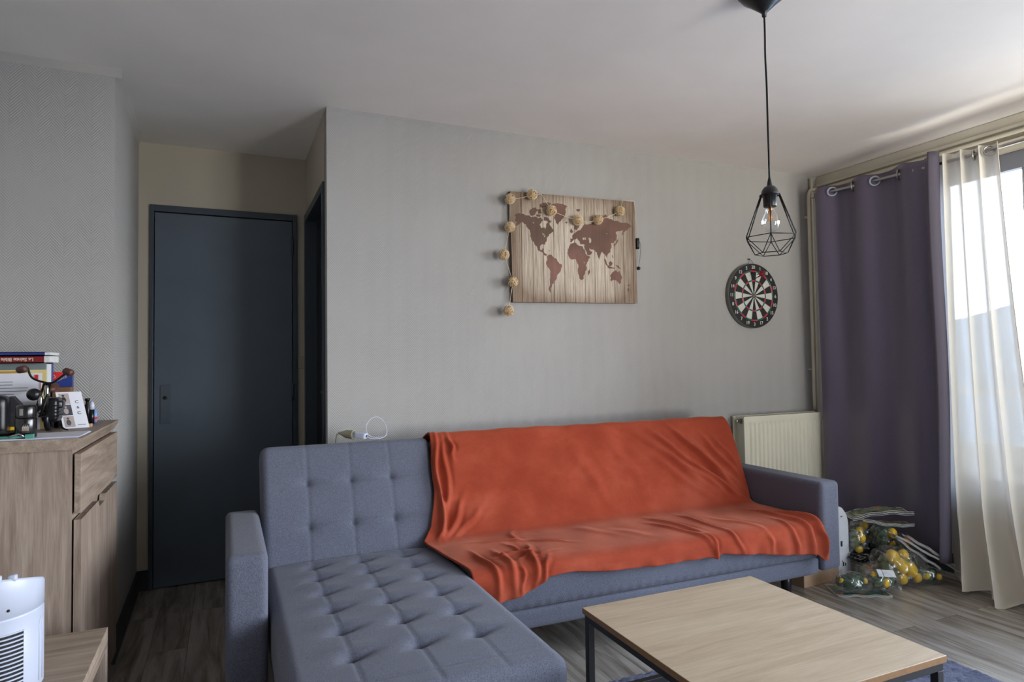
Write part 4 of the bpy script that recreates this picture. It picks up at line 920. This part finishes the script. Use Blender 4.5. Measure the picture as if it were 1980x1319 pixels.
# ------------------------------------------------------------------ sideboard cabinet on the left
cab = thing('sideboard_cabinet', (-.62, 2.77, 0), 'tall pale oak cabinet with drawer and door against the left wall', 'cabinet')
CX, CY0, CY1, CT = -.408, 2.395, 3.135, 1.016
MB().box((-.828, CY0+.004, 0), (CX-.028, CY1-.004, CT-.036)).build('body', W['son'], cab)
m = MB(); m.prism([(CX, CT), (CX, CT-.006), (CX-.016, CT-.036), (-.828, CT-.036), (-.828, CT)], CY0-.002, CY1, 'y'); m.build('worktop', W['sonh'], cab)
bevel(MB().box((CX-.022, CY0+.002, .782), (CX-.004, CY1-.008, .967)).build('drawer', W['sonh'], cab), .001)
z1, z0 = .762, .07; yn0, yn1 = 2.70, 2.83
m = MB(); m.prism([(CY0+.002, z0), (CY1-.008, z0), (CY1-.008, z1), (yn1+.02, z1), (yn1, z1-.022), (yn0+.02, z1-.022), (yn0, z1), (CY0+.002, z1)], CX-.022, CX-.004, 'x')
bevel(m.build('cabinet_door', W['son'], cab), .001)

lt = thing('low_side_table', (-.57, 1.85, 0), 'low pale oak table in front of the cabinet at the left edge', 'side table')
bevel(MB().box((-.826, 1.40, .428), (-.325, 2.305, .45)).build('tabletop', W['sonx'], lt), .001)
bevel(MB().box((-.345, 1.40, .392), (-.325, 2.305, .428)).build('apron', W['sonh'], lt), .001)
for x, y in ((-.36, 2.27), (-.36, 1.40), (-.82, 2.27), (-.82, 1.40)): bevel(MB().box((x, y, 0), (x+.035, y+.035, .428 if x < -.5 else .392)).build('leg', W['son'], lt), .001)

# tower heater standing on the low table
FX, FY, FR = -.521, 1.97, .105
fh = thing('tower_heater', (FX, FY, .45), 'white plastic tower heater with dark grille on the low table', 'heater')
m = MB(); seg = 48; V = []; F = []
def topz(x, y): return .706-.0+.36*((FY+.0)-y)*.25+.0*x
rings = [(.96, lambda x, y: .452), (1, lambda x, y: .458), (1, lambda x, y: .640), (.955, lambda x, y: .642), (.955, lambda x, y: .647), (1.0, lambda x, y: .649), (1.0, lambda x, y: .708+.30*(FY-y)), (.975, lambda x, y: .714+.30*(FY-y)), (.02, lambda x, y: .712+.30*(FY-y))]
for rr, fz in rings:
    for k_ in range(seg):
        a = 2*math.pi*k_/seg; x = FX+FR*rr*math.cos(a); y = FY+FR*rr*math.sin(a); V.append((x, y, fz(x, y)))
for i in range(len(rings)-1):
    for k_ in range(seg): l = (k_+1) % seg; F.append((i*seg+k_, i*seg+l, (i+1)*seg+l, (i+1)*seg+k_))
F.append(tuple(range(seg-1, -1, -1))); m.add(V, F, 0, True)
o = m.build('housing', W['wht'], fh); 
def fp(ang, z, r=1.0): a = math.radians(ang); return (FX+FR*r*math.cos(a), FY+FR*r*math.sin(a), z)
m = MB(); A0, A1 = -88, -40
V = [fp(a, z, 1.004) for z in (.47, .612) for a in np.linspace(A0, A1, 9)]; m.add(V, [(i, i+1, i+10, i+9) for i in range(8)]); m.build('grille_recess', W['blk'], fh)
for i in range(15):
    z = .474+i*.0098; m = MB(); m.tube([fp(a, z, 1.012) for a in np.linspace(A0, A1, 9)], .0021, 6); m.build('grille_slat', W['wht'], fh)
m = MB()
for a in (-14, -6): m.tube([fp(a, .47, 1.0), fp(a, .60, 1.0), fp(a+3, .625, 1.0)], .0018, 6)
m.build('side_rib', W['wht'], fh)
m = MB(); m.ball(fp(-58, .667, 1.0), .0035); m.build('screw_hole', W['blk'], fh)
for a, in ((-86,), (-70,), (-52,)):
    x, y, z = fp(a, 0, .93); z = .714+.30*(FY-y); MB().rbox((x-.009, y-.007, z-.006), (x+.009, y+.009, z+.010), .004, 4).build('button', W['wht'], fh)

# ------------------------------------------------------------------ things on the cabinet
Z = CT
def solid(name, a, b, mat, label, cat, r=.0, group=None):
    o = MB().box(a, b).build(name, W[mat], origin=((a[0]+b[0])/2, (a[1]+b[1])/2, a[2])); 
    if r: bevel(o, r)
    return tag(o, label, cat, group)
# sheets of paper near the front edge
sp_ = thing('paper_sheets', (-.6, 2.5, Z), 'white paper sheets lying flat along the cabinet edge', 'paper')
for i in range(3):
    m = MB(); m.M = Tr(-.62, 2.50, Z+.0005+i*.0012) @ Rz(.03*(i-1)); m.box((-.20, -.095+.004*i, 0), (.20, .10, .0009)); m.build('sheet', W['whtpaper'] if i else W['tray'], sp_)
# upright grey file box
fb = thing('magazine_file', (-.72, 2.96, Z), 'grey upright box file standing against the wall on the cabinet', 'box file')
bevel(MB().box((-.826, 2.905, Z), (-.612, 2.91, Z+.238)).build('front_cover', W['gbox'], fb), .001)
MB().box((-.826, 2.91, Z), (-.610, 2.972, Z+.234)).build('contents', W['pages'], fb)
bevel(MB().box((-.826, 2.972, Z), (-.606, 2.985, Z+.238)).build('rear_cover', W['dblue'], fb), .001)
# books lying on the box
def book(z0, z1, xe, mat, label, name, title=None):
    b = thing(name, (-.72, 2.93, z0), label, 'book')
    m = MB(); m.box((-.827, 2.86, z0), (xe-.018, 2.863, z1)); m.box((-.827, 2.86, z0), (xe-.018, 3.0, z0+.003)); m.box((-.827, 2.86, z1-.003), (xe-.018, 3.0, z1)); m.build('cover', W[mat], b)
    bevel(MB().box((-.827, 2.862, z0+.002), (xe, 2.998, z1-.002)).build('pages', W['pages'], b), .001)
    if title:
        m = MB(); m.text(title, .0165, Tr(-.690, 2.8595, (z0+z1)/2) @ Ry(math.pi) @ Rx(math.pi/2), .0003, bold=.0004); m.build('title', W['textw'], b)
book(Z+.238, Z+.265, -.592, 'dred', 'dark red book titled La Sainte Bible lying upside down on the box file', 'bible_book', 'La Sainte Bible')
book(Z+.2652, Z+.279, -.590, 'dblue', 'thin blue book lying on top of the dark red book', 'blue_book')
# papers leaning on the box
lp = thing('leaning_papers', (-.72, 2.75, Z), 'stack of papers with a red tab leaning against the grey box file', 'papers')
def lean(x0, x1, y, h, th, tilt, mat, nm, par, lab=None):
    m = MB(); m.M = Tr(0, y, Z) @ Rx(-tilt); m.box((x0, 0, 0), (x1, th, h)); return m.build(nm, W[mat], par, label=lab)
lean(-.826, -.600, 2.83, .215, .003, .12, 'yel', 'yellow_sheet', lp, 'pale yellow rear sheet'); lean(-.826, -.67, 2.828, .211, .0015, .12, 'ochre', 'ochre_print', lp)
lean(-.826, -.608, 2.80, .203, .004, .12, 'whtpaper', 'white_sheet', lp)
m = MB(); m.M = Tr(0, 2.7985, Z) @ Rx(-.12); m.box((-.629, -.001, .180), (-.618, .0, .197)); m.box((-.6105, -.001, .10), (-.609, 0, .17)); m.build('red_tab', W['redt'], lp)
m = MB(); m.M = Tr(0, 2.7985, Z) @ Rx(-.12)
Rr = random.Random(2)
for i in range(11): z = .172-i*.011; m.box((-.81, -.0006, z), (-.645-Rr.uniform(0, .05), 0, z+.0016))
m.build('printed_lines', W['phg'], lp)
# black case
bc = thing('black_case', (-.72, 2.62, Z), 'black leather case standing at the left end of the cabinet top', 'case')
m = MB(); m.M = Tr(-.738, 2.62, Z) @ Rz(.1); m.rbox((-.085, -.05, 0), (.085, .05, .132), .022, (10, 8, 10)); m.build('case_body', W['blk'], bc)
gs = thing('grey_stand', (-.63, 2.68, Z), 'dark grey sloping plastic stand beside the black case', 'stand')
m = MB(); m.prism([(-.665, Z), (-.605, Z), (-.605, Z+.06), (-.655, Z+.125), (-.665, Z+.125)], 2.66, 2.70, 'y'); m.build('body', W['phd'], gs)
m = MB(); m.box((-.66, 2.655, Z), (-.615, 2.66, Z+.024)); m.build('yellow_base', W['lemon'], gs, label='yellow lower strip')
bt_ = thing('black_tablet_case', (-.70, 2.50, Z+.0045), 'flat black slab lying on the papers behind the green clip', 'tablet case')
m = MB(); m.rbox((-.80, 2.46, Z+.0045), (-.585, 2.56, Z+.013), .004, (10, 6, 3)); m.rbox((-.80, 2.465, Z+.0135), (-.60, 2.56, Z+.0215), .004, (10, 6, 3)); m.build('slab', W['blk'], bt_)
# dark jar
jr = thing('dark_jar', (-.568, 2.468, Z+.0045), 'dark glossy bottle with pale lettering at the front of the cabinet', 'bottle')
jc = (-.568, 2.455, Z+.0045)
MB().lathe([(.026, 0), (.0285, .003), (.0285, .056), (.027, .060)], jc, 32).build('bottle_body', W['blackfilm'], jr)
MB().lathe([(.0262, .061), (.0272, .064), (.0272, .094), (.024, .1), (.010, .101)], jc, 32).build('cap', W['blackfilm'], jr)
for a0, a1, z0, z1, nm in ((-112, -92, .070, .090, 'cap_sticker'), (-98, -60, .016, .044, 'label_patch')):
    m = MB(); V = [(jc[0]+.0289*math.cos(math.radians(a)), jc[1]+.0289*math.sin(math.radians(a)), jc[2]+z) for z in (z0, z1) for a in np.linspace(a0, a1, 6)]
    m.add(V, [(i, i+1, i+7, i+6) for i in range(5)]); m.build(nm, W['chrome'] if nm[0] == 'c' else W['text'], jr)
m = MB()
for i in range(7):
    a = math.radians(-96+i*5); m.tube([(jc[0]+.0292*math.cos(a), jc[1]+.0292*math.sin(a), jc[2]+.022), (jc[0]+.0292*math.cos(a+.03), jc[1]+.0292*math.sin(a+.03), jc[2]+.036+.003*(i % 2))], .0007, 4)
m.build('pale_script', W['textw'], jr)
# green clip
gc = thing('green_clear_clip', (-.60, 2.41, Z+.0045), 'small clear and green plastic clip lying on the paper edge', 'clip')
m = MB(); m.tube([(-.655, 2.415, Z+.010), (-.545, 2.42, Z+.010)], .0035, 8); m.box((-.656, 2.408, Z+.0045), (-.632, 2.424, Z+.016)); m.box((-.56, 2.41, Z+.0045), (-.54, 2.428, Z+.017)); m.build('clip_body', W['teal'], gc)
m = MB(); m.tube([(-.60, 2.413, Z+.012), (-.575, 2.413, Z+.019), (-.562, 2.413, Z+.010)], .003, 8); m.build('clip_spring', W['chrome'], gc)
# metal motorbike figurine
mo = thing('metal_bike_ornament', (-.57, 2.72, Z), 'black metal motorbike ornament with brown grips on the cabinet', 'ornament')
P = lambda x, z, y=2.70: (x, y, Z+z)
m = MB(); m.tube(smooth_path([P(-.628, .222), P(-.622, .223), P(-.614, .19), P(-.598, .178), P(-.575, .170), P(-.560, .166), P(-.545, .170), P(-.525, .188), P(-.515, .198)], 2), .0035, 8); m.build('handlebar', W['blackm'], mo)
m = MB(); m.lathe([(.008, -.018), (.012, -.012), (.012, .010), (.009, .016)], seg=16); g0 = m.V[0].copy(); 
for c, ang in ((P(-.637, .216, 2.70), .5), (P(-.508, .204, 2.72), -.9)):
    m = MB(); m.M = Tr(*c) @ Ry(math.pi/2-ang*.4) @ Rx(.5); m.lathe([(.008, -.018), (.0125, -.012), (.0125, .010), (.009, .016)], seg=16); m.build('grip', W['brown'], mo)
m = MB(); m.M = Tr(*P(-.596, .130, 2.675)) @ Rx(math.pi/2); m.lathe([(.018, 0), (.0205, .004), (.0205, .014), (.012, .024), (.004, .026)], seg=24); m.build('headlight', W['blk'], mo)
m = MB(); m.tube([P(-.572, .166, 2.69), P(-.585, .10, 2.67), P(-.598, .055, 2.665)], .004, 8); m.tube([P(-.556, .166, 2.69), P(-.565, .10, 2.67), P(-.578, .055, 2.665)], .004, 8); m.tube([P(-.565, .168), P(-.568, .06)], .006, 8); m.build('fork', W['blackm'], mo)
m = MB(); m.rbox(P(-.572, .115, 2.675), P(-.556, .160, 2.70), .006, 4); m.rbox(P(-.585, .09, 2.66), P(-.572, .125, 2.68), .004, 4); m.build('fork_cover', W['chrome'], mo)
m = MB(); m.M = Tr(*P(-.557, .150, 2.735)) @ Rx(.2); m.ball((0, 0, 0), .02, sc=(.95, 1.9, .8)); m.build('tank', W['brown'], mo)
m = MB(); m.rbox(P(-.585, .03, 2.70), P(-.535, .115, 2.79), .012, 6); m.rbox(P(-.598, .075, 2.72), P(-.525, .105, 2.78), .008, 5)
for zq in (.05, .062, .074, .086): m.box(P(-.590, zq, 2.695), P(-.530, zq+.004, 2.76))
m.build('engine', W['blk'], mo)
m = MB(); cc = Vector(P(-.568, .040, 2.74)); m.tube([cc+Vector((0, .036*math.cos(t), .036*math.sin(t))) for t in np.linspace(0, 2*math.pi, 29)[:-1]], .0085, 10, closed=True)
for t in range(6): a = t*math.pi/3; m.tube([cc, cc+Vector((0, .034*math.cos(a), .034*math.sin(a)))], .0015, 5)
m.build('front_wheel', W['blk'], mo)
m = MB(); cc = Vector(P(-.568, .042, 2.86)); m.tube([cc+Vector((0, .036*math.cos(t), .036*math.sin(t))) for t in np.linspace(0, 2*math.pi, 29)[:-1]], .0095, 10, closed=True); m.build('rear_wheel', W['blk'], mo)
m = MB(); m.add([P(-.635, .062, 2.69), P(-.607, .092, 2.69), P(-.572, .088, 2.69), P(-.603, .052, 2.69)], [(0, 1, 2, 3)]); m.tube([P(-.632, .06), P(-.648, .062), P(-.650, .085), P(-.622, .086)], .0018, 6); m.tube([P(-.648, .074), P(-.625, .074)], .0015, 6)
o = m.build('number_plate', W['blk'], mo); s_ = o.modifiers.new('t', 'SOLIDIFY'); s_.thickness = .003
m = MB(); m.tube(smooth_path([P(-.548, .045, 2.74), P(-.535, .022, 2.73), P(-.520, .006, 2.71), P(-.505, .002, 2.70)], 2), .0025, 6); m.build('kick_stand', W['blackm'], mo)
# photo card
pc_ = thing('photo_card', (-.49, 2.80, Z), 'white card with three photos and the letters C and C leaning at the right', 'photo card')
BL = Vector((-.530, 2.765, Z+.001)); BRv = Vector((-.455, 2.79, Z+.001)); TLv = Vector((-.578, 2.86, Z+.150)); ux = (BRv-BL); wv = ux.length; ux.normalize()
vz = (TLv-BL); hv = .158; vz = vz.normalized()
nn = ux.cross(vz).normalized()
KM = Matrix(((ux.x, vz.x, nn.x, BL.x), (ux.y, vz.y, nn.y, BL.y), (ux.z, vz.z, nn.z, BL.z), (0, 0, 0, 1)))
m = MB(); m.M = KM; m.box((0, 0, -.004), (wv, hv, 0)); m.build('card', W['whtpaper'], pc_)
for i, (mt, mt2) in enumerate((('pink', 'phd'), ('phg', 'pink'), ('pink', 'phg'))):
    y0 = .006+(2-i)*.0495; m = MB(); m.M = KM; m.box((.007, y0, .0), (.038, y0+.046, .0006), 0)
    m.ball((.020, y0+.018, .0004), .010, 1, 10, 6, (.8, 1.4, .06)); m.ball((.020, y0+.036, .0004), .005, 1, 10, 6, (1, 1, .1)); m.build('photo', [W[mt], W[mt2]], pc_)
m = MB()
for tx, sz, x, y in (('C', .017, .058, .112), ('&', .014, .058, .088), ('C', .017, .058, .064)): m.text(tx, sz, KM @ Tr(x, y, .0006), .0002)
m.build('lettering', W['text'], pc_)
m = MB(); m.M = KM
for i in range(7): m.box((.046+i*.0036, .012, .0002), (.048+i*.0036, .0145, .0006))
m.build('small_print', W['text'], pc_)
m = MB(); m.box((-.510, 2.80, Z), (-.452, 2.83, Z+.012)); m.build('foot_block', W['card'], pc_)
# blue and red box behind
bb = thing('blue_red_box', (-.585, 3.02, Z), 'blue and red printed carton behind the photo card', 'box')
m = MB(); m.box((-.625, 3.0, Z), (-.549, 3.03, Z+.203)); m.build('carton', W['dblue'], bb)
m = MB(); m.add([(-.625, 2.999, Z+.203), (-.625, 2.999, Z+.16), (-.60, 2.999, Z+.175), (-.568, 2.999, Z+.203)], [(0, 1, 2, 3)]); m.build('red_corner', W['redt'], bb)
m = MB(); m.text('60', .022, Tr(-.612, 2.9985, Z+.183) @ Rx(math.pi/2) @ Rz(.4), .0003); m.text('MESSAGE', .011, Tr(-.585, 2.9985, Z+.176) @ Rx(math.pi/2) @ Rz(.45), .0003); m.build('print', W['textw'], bb)
solid('brown_wooden_box', (-.60, 2.94, Z), (-.54, 2.985, Z+.145), 'bwood', 'brown wooden box behind the photo card and ornament', 'box', .002)
solid('dark_box', (-.595, 2.90, Z), (-.545, 2.935, Z+.055), 'blk', 'small dark box between the ornament and the photo card', 'box', .002)
mk = thing('felt_marker', (-.47, 2.96, Z), 'dark marker pen with pale cap standing right of the photo card', 'marker')
MB().lathe([(.009, 0), (.009, .056)], (-.476, 2.96, Z), 16).build('barrel', W['blk'], mk); MB().lathe([(.0095, .056), (.0095, .072), (.006, .084), (.002, .087)], (-.476, 2.96, Z), 16).build('cap', W['wht'], mk)
mk = thing('small_spray', (-.498, 3.0, Z), 'small dark spray bottle half hidden behind the photo card', 'spray bottle')
MB().lathe([(.011, 0), (.011, .07), (.006, .076), (.006, .088), (.009, .089), (.009, .098)], (-.497, 3.0, Z), 16).build('bottle', W['blk'], mk)
mk = thing('glue_tube', (-.47, 3.04, Z), 'pale blue and white tube at the right end of the things on the cabinet', 'tube')
MB().lathe([(.0085, 0), (.0085, .048)], (-.478, 3.04, Z), 16).build('tube_body', W['bluel'], mk); MB().lathe([(.0088, .012), (.0088, .022)], (-.478, 3.04, Z), 16).build('red_band', W['redt'], mk)

# ------------------------------------------------------------------ parcels by the sofa arm
cbx = thing('cardboard_box', (2.98, 2.62, 0), 'low brown cardboard box on the floor under the right sofa arm', 'box')
m = MB(); m.M = Tr(2.836, 2.56, 0) @ Rz(.06); m.box((0, 0, 0), (.285, .38, .155)); bevel(m.build('carton', W['card'], cbx), .002)
m = MB(); m.M = Tr(2.836, 2.56, 0) @ Rz(.06); m.box((.0, -.002, .146), (.285, .382, .158)); bevel(m.build('lid', W['card'], cbx), .002)
wb = thing('white_carton', (3.16, 2.66, 0), 'tall white printed carton standing between the sofa arm and the green bags', 'box')
m = MB(); m.prism([(3.145, .0), (3.232, 0), (3.232, .30), (3.220, .345), (3.185, .385), (3.145, .40)], 2.60, 2.72, 'y'); m.box((3.145, 2.597, 0), (3.242, 2.60, .13))
bevel(m.build('carton', W['label'], wb), .002)
m = MB()
for (x, z, w_, h_) in ((3.168, .17, .004, .03), (3.176, .17, .003, .03), (3.172, .085, .008, .005), (3.177, .060, .010, .022), (3.195, .060, .008, .016), (3.17, .335, .014, .004)): m.box((x, 2.5965, z), (x+w_, 2.598, z+h_))
m.build('printed_marks', W['text'], wb)

def leaf_cluster(m, c, R_, n, rx, ry, rz, L=.05, mi=0):
    for _ in range(n):
        d = Vector((R_.gauss(0, 1), R_.gauss(0, 1), R_.gauss(0, 1))).normalized(); k = R_.uniform(.45, .95)
        p = Vector((c[0]+d.x*rx*k, c[1]+d.y*ry*k, c[2]+d.z*rz*k)); t = Vector((R_.gauss(0, 1), R_.gauss(0, 1), R_.gauss(0, .4))); t = (t-d*t.dot(d)).normalized(); b = d.cross(t); w = L*.22
        q = [p-t*L/2, p-t*L*.15+b*w+d*.003, p+t*L*.2+b*w*.8+d*.002, p+t*L/2-d*.003, p+t*L*.2-b*w*.8+d*.002, p-t*L*.15-b*w+d*.003, p+d*.006]
        m.add([tuple(v) for v in q], [(0, 1, 6), (1, 2, 6), (2, 3, 6), (3, 4, 6), (4, 5, 6), (5, 0, 6)], mi, True)
def lemon_bag(c, r, rot, lemons, label, seed, leaf='leafg', film='film', fruit='lemon', tail=None, flabel=None):
    R_ = random.Random(seed); rx, ry, rz = r; base = (c[0], c[1], max(0, c[2]-rz)); o = thing('bagged_lemon_garland', base, label, 'artificial foliage', None)
    M_ = Tr(*c) @ Rz(rot[2]) @ Ry(rot[1]) @ Rx(rot[0])
    m = MB(); m.M = M_; leaf_cluster(m, (0, 0, 0), R_, int(60+rx*ry*9000), rx*.92, ry*.92, rz*.92, .055, 0); leaf_cluster(m, (0, 0, 0), R_, 26, rx*.9, ry*.9, rz*.9, .05, 1)
    m.ball((0, 0, 0), 1, 0, 16, 10, (rx*.62, ry*.62, rz*.62)); m.build('leaves', [W[leaf], W['leafl']], o)
    for (lx, ly, lz, lr) in lemons:
        m = MB(); m.M = M_ @ Tr(lx*rx, ly*ry, lz*rz) @ Rz(R_.uniform(0, 3)) @ Rx(R_.uniform(-.8, .8))
        m.ball((0, 0, 0), lr, 0, 16, 12, (1, 1, 1.25), lambda v: [v[0]*(1-.25*abs(v[2])**4), v[1]*(1-.25*abs(v[2])**4), v[2]]); m.build('lemon', W[fruit if R_.random() < .8 else 'lemon'], o)
    fm = MB(); fm.M = M_; ph = [R_.uniform(0, 6) for _ in range(6)]
    def crinkle(v):
        n = 1+.05*math.sin(v[0]*7+ph[0])*math.sin(v[1]*9+ph[1])+.04*math.sin(v[2]*13+v[0]*11+ph[2])+.03*math.sin(v[1]*23+ph[3])*math.sin(v[0]*19)
        s_ = (abs(v[0])**3+abs(v[1])**3+abs(v[2])**3)**(-1/3)
        return [v[0]*n*s_, v[1]*n*s_, v[2]*n*s_]
    fm.ball((0, 0, 0), 1, 0, 40, 24, (rx*1.05, ry*1.05, rz*1.05), crinkle)
    if tail:
        tx, ty, tz, tl = tail; G = np.zeros((10, 10, 3))
        for i in range(10):
            for j in range(10):
                u_, v_ = i/9, j/9-.5; G[i, j] = (tx*rx+(tx)*tl*u_+.006*math.sin(j*2.1+i), ty*ry+ty*tl*u_+(.05+.05*u_)*v_*(1 if abs(tx) > abs(ty) else 0)+.004*math.sin(i*2), tz*rz+tz*tl*u_+.01*math.sin(j*1.7+i*1.3)+(.05*v_ if abs(tx) <= abs(ty) else 0))
        fm.grid(G)
    fm.build('plastic_bag', W[film], o)
    if flabel:
        (ax_, ay_, az_, w_, h_) = flabel; m = MB(); m.M = M_ @ Tr(ax_*rx, ay_*ry, az_*rz) @ Rx(.75) @ Rz(-.12); m.box((-w_/2, -h_/2, 0), (w_/2, h_/2, .0012)); m.box((-w_*.95, -h_/2, 0), (-w_*.55, h_/2, .0012)); m.build('paper_label', W['label'], o)
    return o
# front row
lemon_bag((2.985, 2.385, .066), (.092, .060, .046), (0, 0, -.45), [(.55, -.45, .30, .013), (-.75, -.4, .30, .012)], 'dark green leafy bag nearest the sofa leg, lying on a flat packet', 11)
lemon_bag((3.135, 2.335, .070), (.082, .062, .052), (0, .0, -.3), [(-.1, -.75, .0, .020), (.2, -.55, .50, .012), (-.6, -.2, .6, .015)], 'green leafy bag with a white paper label at the front of the pile', 12, flabel=(.15, -.72, .86, .062, .040))
lemon_bag((3.33, 2.375, .102), (.138, .085, .096), (.1, .12, -.25), [(-.48, -.30, .58, .034), (-.22, -.52, .22, .037), (.20, -.58, .02, .036), (.05, -.15, .66, .028), (-.10, -.62, -.52, .028), (.62, -.50, -.45, .022)], 'largest bag full of yellow lemons in the middle of the pile', 13, 'leafl', tail=(-.25, -.75, -.85, .06))
lemon_bag((3.475, 2.33, .046), (.095, .050, .044), (0, 0, -.5), [(-.5, -.62, -.1, .018), (-.1, -.68, .1, .017), (.6, -.62, 0, .016), (-.72, -.5, .3, .016)], 'low green and yellow bag under the leaning flat packets', 14)
# stack behind
lemon_bag((3.285, 2.60, .19), (.050, .060, .082), (0, 0, 0), [(-.1, -.72, .30, .024), (-.35, -.65, -.50, .020), (.3, -.3, .7, .020)], 'bag with two pale yellow lemons beside the white carton', 15, 'leafl')
lemon_bag((3.42, 2.64, .215), (.078, .070, .060), (0, .1, 0), [(-.6, -.4, .62, .022), (-.2, -.68, -.5, .012)], 'dark green leafy bag near the top of the pile below the flat packets', 16)
lemon_bag((3.40, 2.505, .205), (.062, .058, .090), (0, .0, .1), [(.10, -.72, .45, .026), (.05, -.75, -.15, .017)], 'rounded green bag with one bright lemon showing near the top', 17)
lemon_bag((3.255, 2.50, .052), (.062, .05, .046), (0, 0, 0), [(-.4, -.6, .3, .020), (.3, -.5, .4, .018)], 'orange tinted bag low at the back beside the white carton', 18, 'leafl', fruit='orng')
lemon_bag((3.50, 2.47, .150), (.055, .060, .075), (0, .2, 0), [(-.3, -.5, .6, .020), (.4, -.45, .4, .018)], 'bag with orange fruit at the back in front of the purple curtain', 19, 'leafl', fruit='orng')
# black bags
o = thing('black_plastic_bag', (3.30, 2.56, .085), 'crumpled black plastic bag in the middle of the pile beside the carton', 'plastic bag')
def crump(seed):
    R_ = random.Random(seed); ph = [R_.uniform(0, 6) for _ in range(8)]
    def f(v):
        n = 1+.12*math.sin(v[0]*9+ph[0])*math.sin(v[2]*8+ph[1])+.09*math.sin(v[1]*17+v[2]*13+ph[2])+.05*math.sin(v[0]*31+ph[3]); return [v[0]*n, v[1]*n, v[2]*n]
    return f
m = MB(); m.ball((3.30, 2.555, .112), 1, 0, 40, 24, (.095, .055, .030), crump(2)); m.ball((3.36, 2.60, .138), 1, 0, 40, 24, (.075, .05, .026), crump(5)); m.build('bag', W['blackfilm'], o)

def packet(corner, ux_, vy_, L_, W_, th, label, seed, n=3, col='leafl', bend=0.0):
    R_ = random.Random(seed); a = Vector(ux_).normalized(); b = Vector(vy_); b = (b-a*b.dot(a)).normalized(); nrm = a.cross(b); 
    if nrm.z < 0: nrm = -nrm
    c = Vector(corner); o = thing('flat_foliage_packet', tuple(c), label, 'artificial foliage packet')
    def lay(z0, z1, inset, mb, mi):
        nu, nv = 14, 8; G = np.zeros((nu, nv, 3)); H_ = np.zeros((nu, nv, 3))
        for i in range(nu):
            for j in range(nv):
                u_, v_ = inset+(L_-2*inset)*i/(nu-1), inset+(W_-2*inset)*j/(nv-1); e = min(i, nu-1-i, j, nv-1-j); k = min(1, e/2)
                bz = bend*math.sin(math.pi*i/(nu-1))+.003*math.sin(i*1.3+j+seed)
                mid = (z0+z1)/2
                G[i, j] = c+a*u_+b*v_+nrm*(bz+mid+(z1-mid)*k); H_[i, j] = c+a*u_+b*v_+nrm*(bz+mid+(z0-mid)*k)
        mb.grid(G, mi); mb.grid(H_[::-1], mi)
    m = MB(); lay(th*.12, th*.88, .012, m, 0)
    for _ in range(40):
        u_, v_ = R_.uniform(.03, L_-.03), R_.uniform(.02, W_-.02); i = u_/L_; p = c+a*u_+b*v_+nrm*(bend*math.sin(math.pi*i)+th*R_.uniform(.7, .95)); t = (a*R_.uniform(-1, 1)+b*R_.uniform(-1, 1)).normalized(); s2 = nrm.cross(t); L = .05
        m.add([tuple(p-t*L/2), tuple(p+s2*.011), tuple(p+t*L/2), tuple(p-s2*.011)], [(0, 1, 2, 3)], R_.choice([0, 1, 2, 3, 0]), True)
    m.build('folded_leaves', [W[col], W['leafg'], W['orng'], W['yel']], o)
    m = MB(); lay(0, th, 0, m, 0); m.build('plastic_sleeve', W['film'], o)
    per = [(L_*i/13, 0) for i in range(14)]+[(L_, W_*j/7) for j in range(1, 8)]+[(L_*(13-i)/13, W_) for i in range(1, 14)]+[(0, W_*(7-j)/7) for j in range(1, 7)]
    def pz(u_, v_): return c+a*u_+b*v_+nrm*(bend*math.sin(math.pi*u_/L_)+.003*math.sin(u_/L_*13*1.3+v_/W_*7+seed)+th/2)
    m = MB(); m.tube([pz(u_, v_) for u_, v_ in per], .0016, 6, closed=True)
    for q_ in (.25, .8): m.tube([pz(L_*i/13, 0)+nrm*(q_-.5)*th*1.5 for i in range(14)], .001, 5)
    m.build('sealed_edge', W['pages'], o)
    return o
packet((2.88, 2.39, .002), (.21, -.115, 0), (.35, .8, 0), .27, .17, .013, 'flat green packet on the floor under the two front bags', 21, col='grn')
packet((3.21, 2.55, .318), (.29, -.14, .026), (.2, 1, 0), .34, .13, .022, 'upper flat packet lying on top of the pile', 22, bend=.018)
packet((3.25, 2.52, .320), (.25, -.11, -.035), (.2, 1, 0), .29, .10, .016, 'lower flat packet on top of the pile just under the upper one', 23, bend=-.012)
packet((3.316, 2.375, .262), (.374, -.215, -.252), (.25, .9, .12), .498, .085, .010, 'long flat packet leaning down to the floor toward the sheer curtain', 24, bend=.0)
packet((3.315, 2.365, .244), (.20, -.10, -.160), (.25, .9, .1), .27, .07, .011, 'shorter flat packet leaning under the long one beside the yellow bag', 25, bend=-.004)
packet((3.375, 2.355, .252), (.20, -.125, -.150), (.25, .9, .1), .28, .06, .013, 'crinkled flat packet leaning on top of the long one', 26, bend=.004)
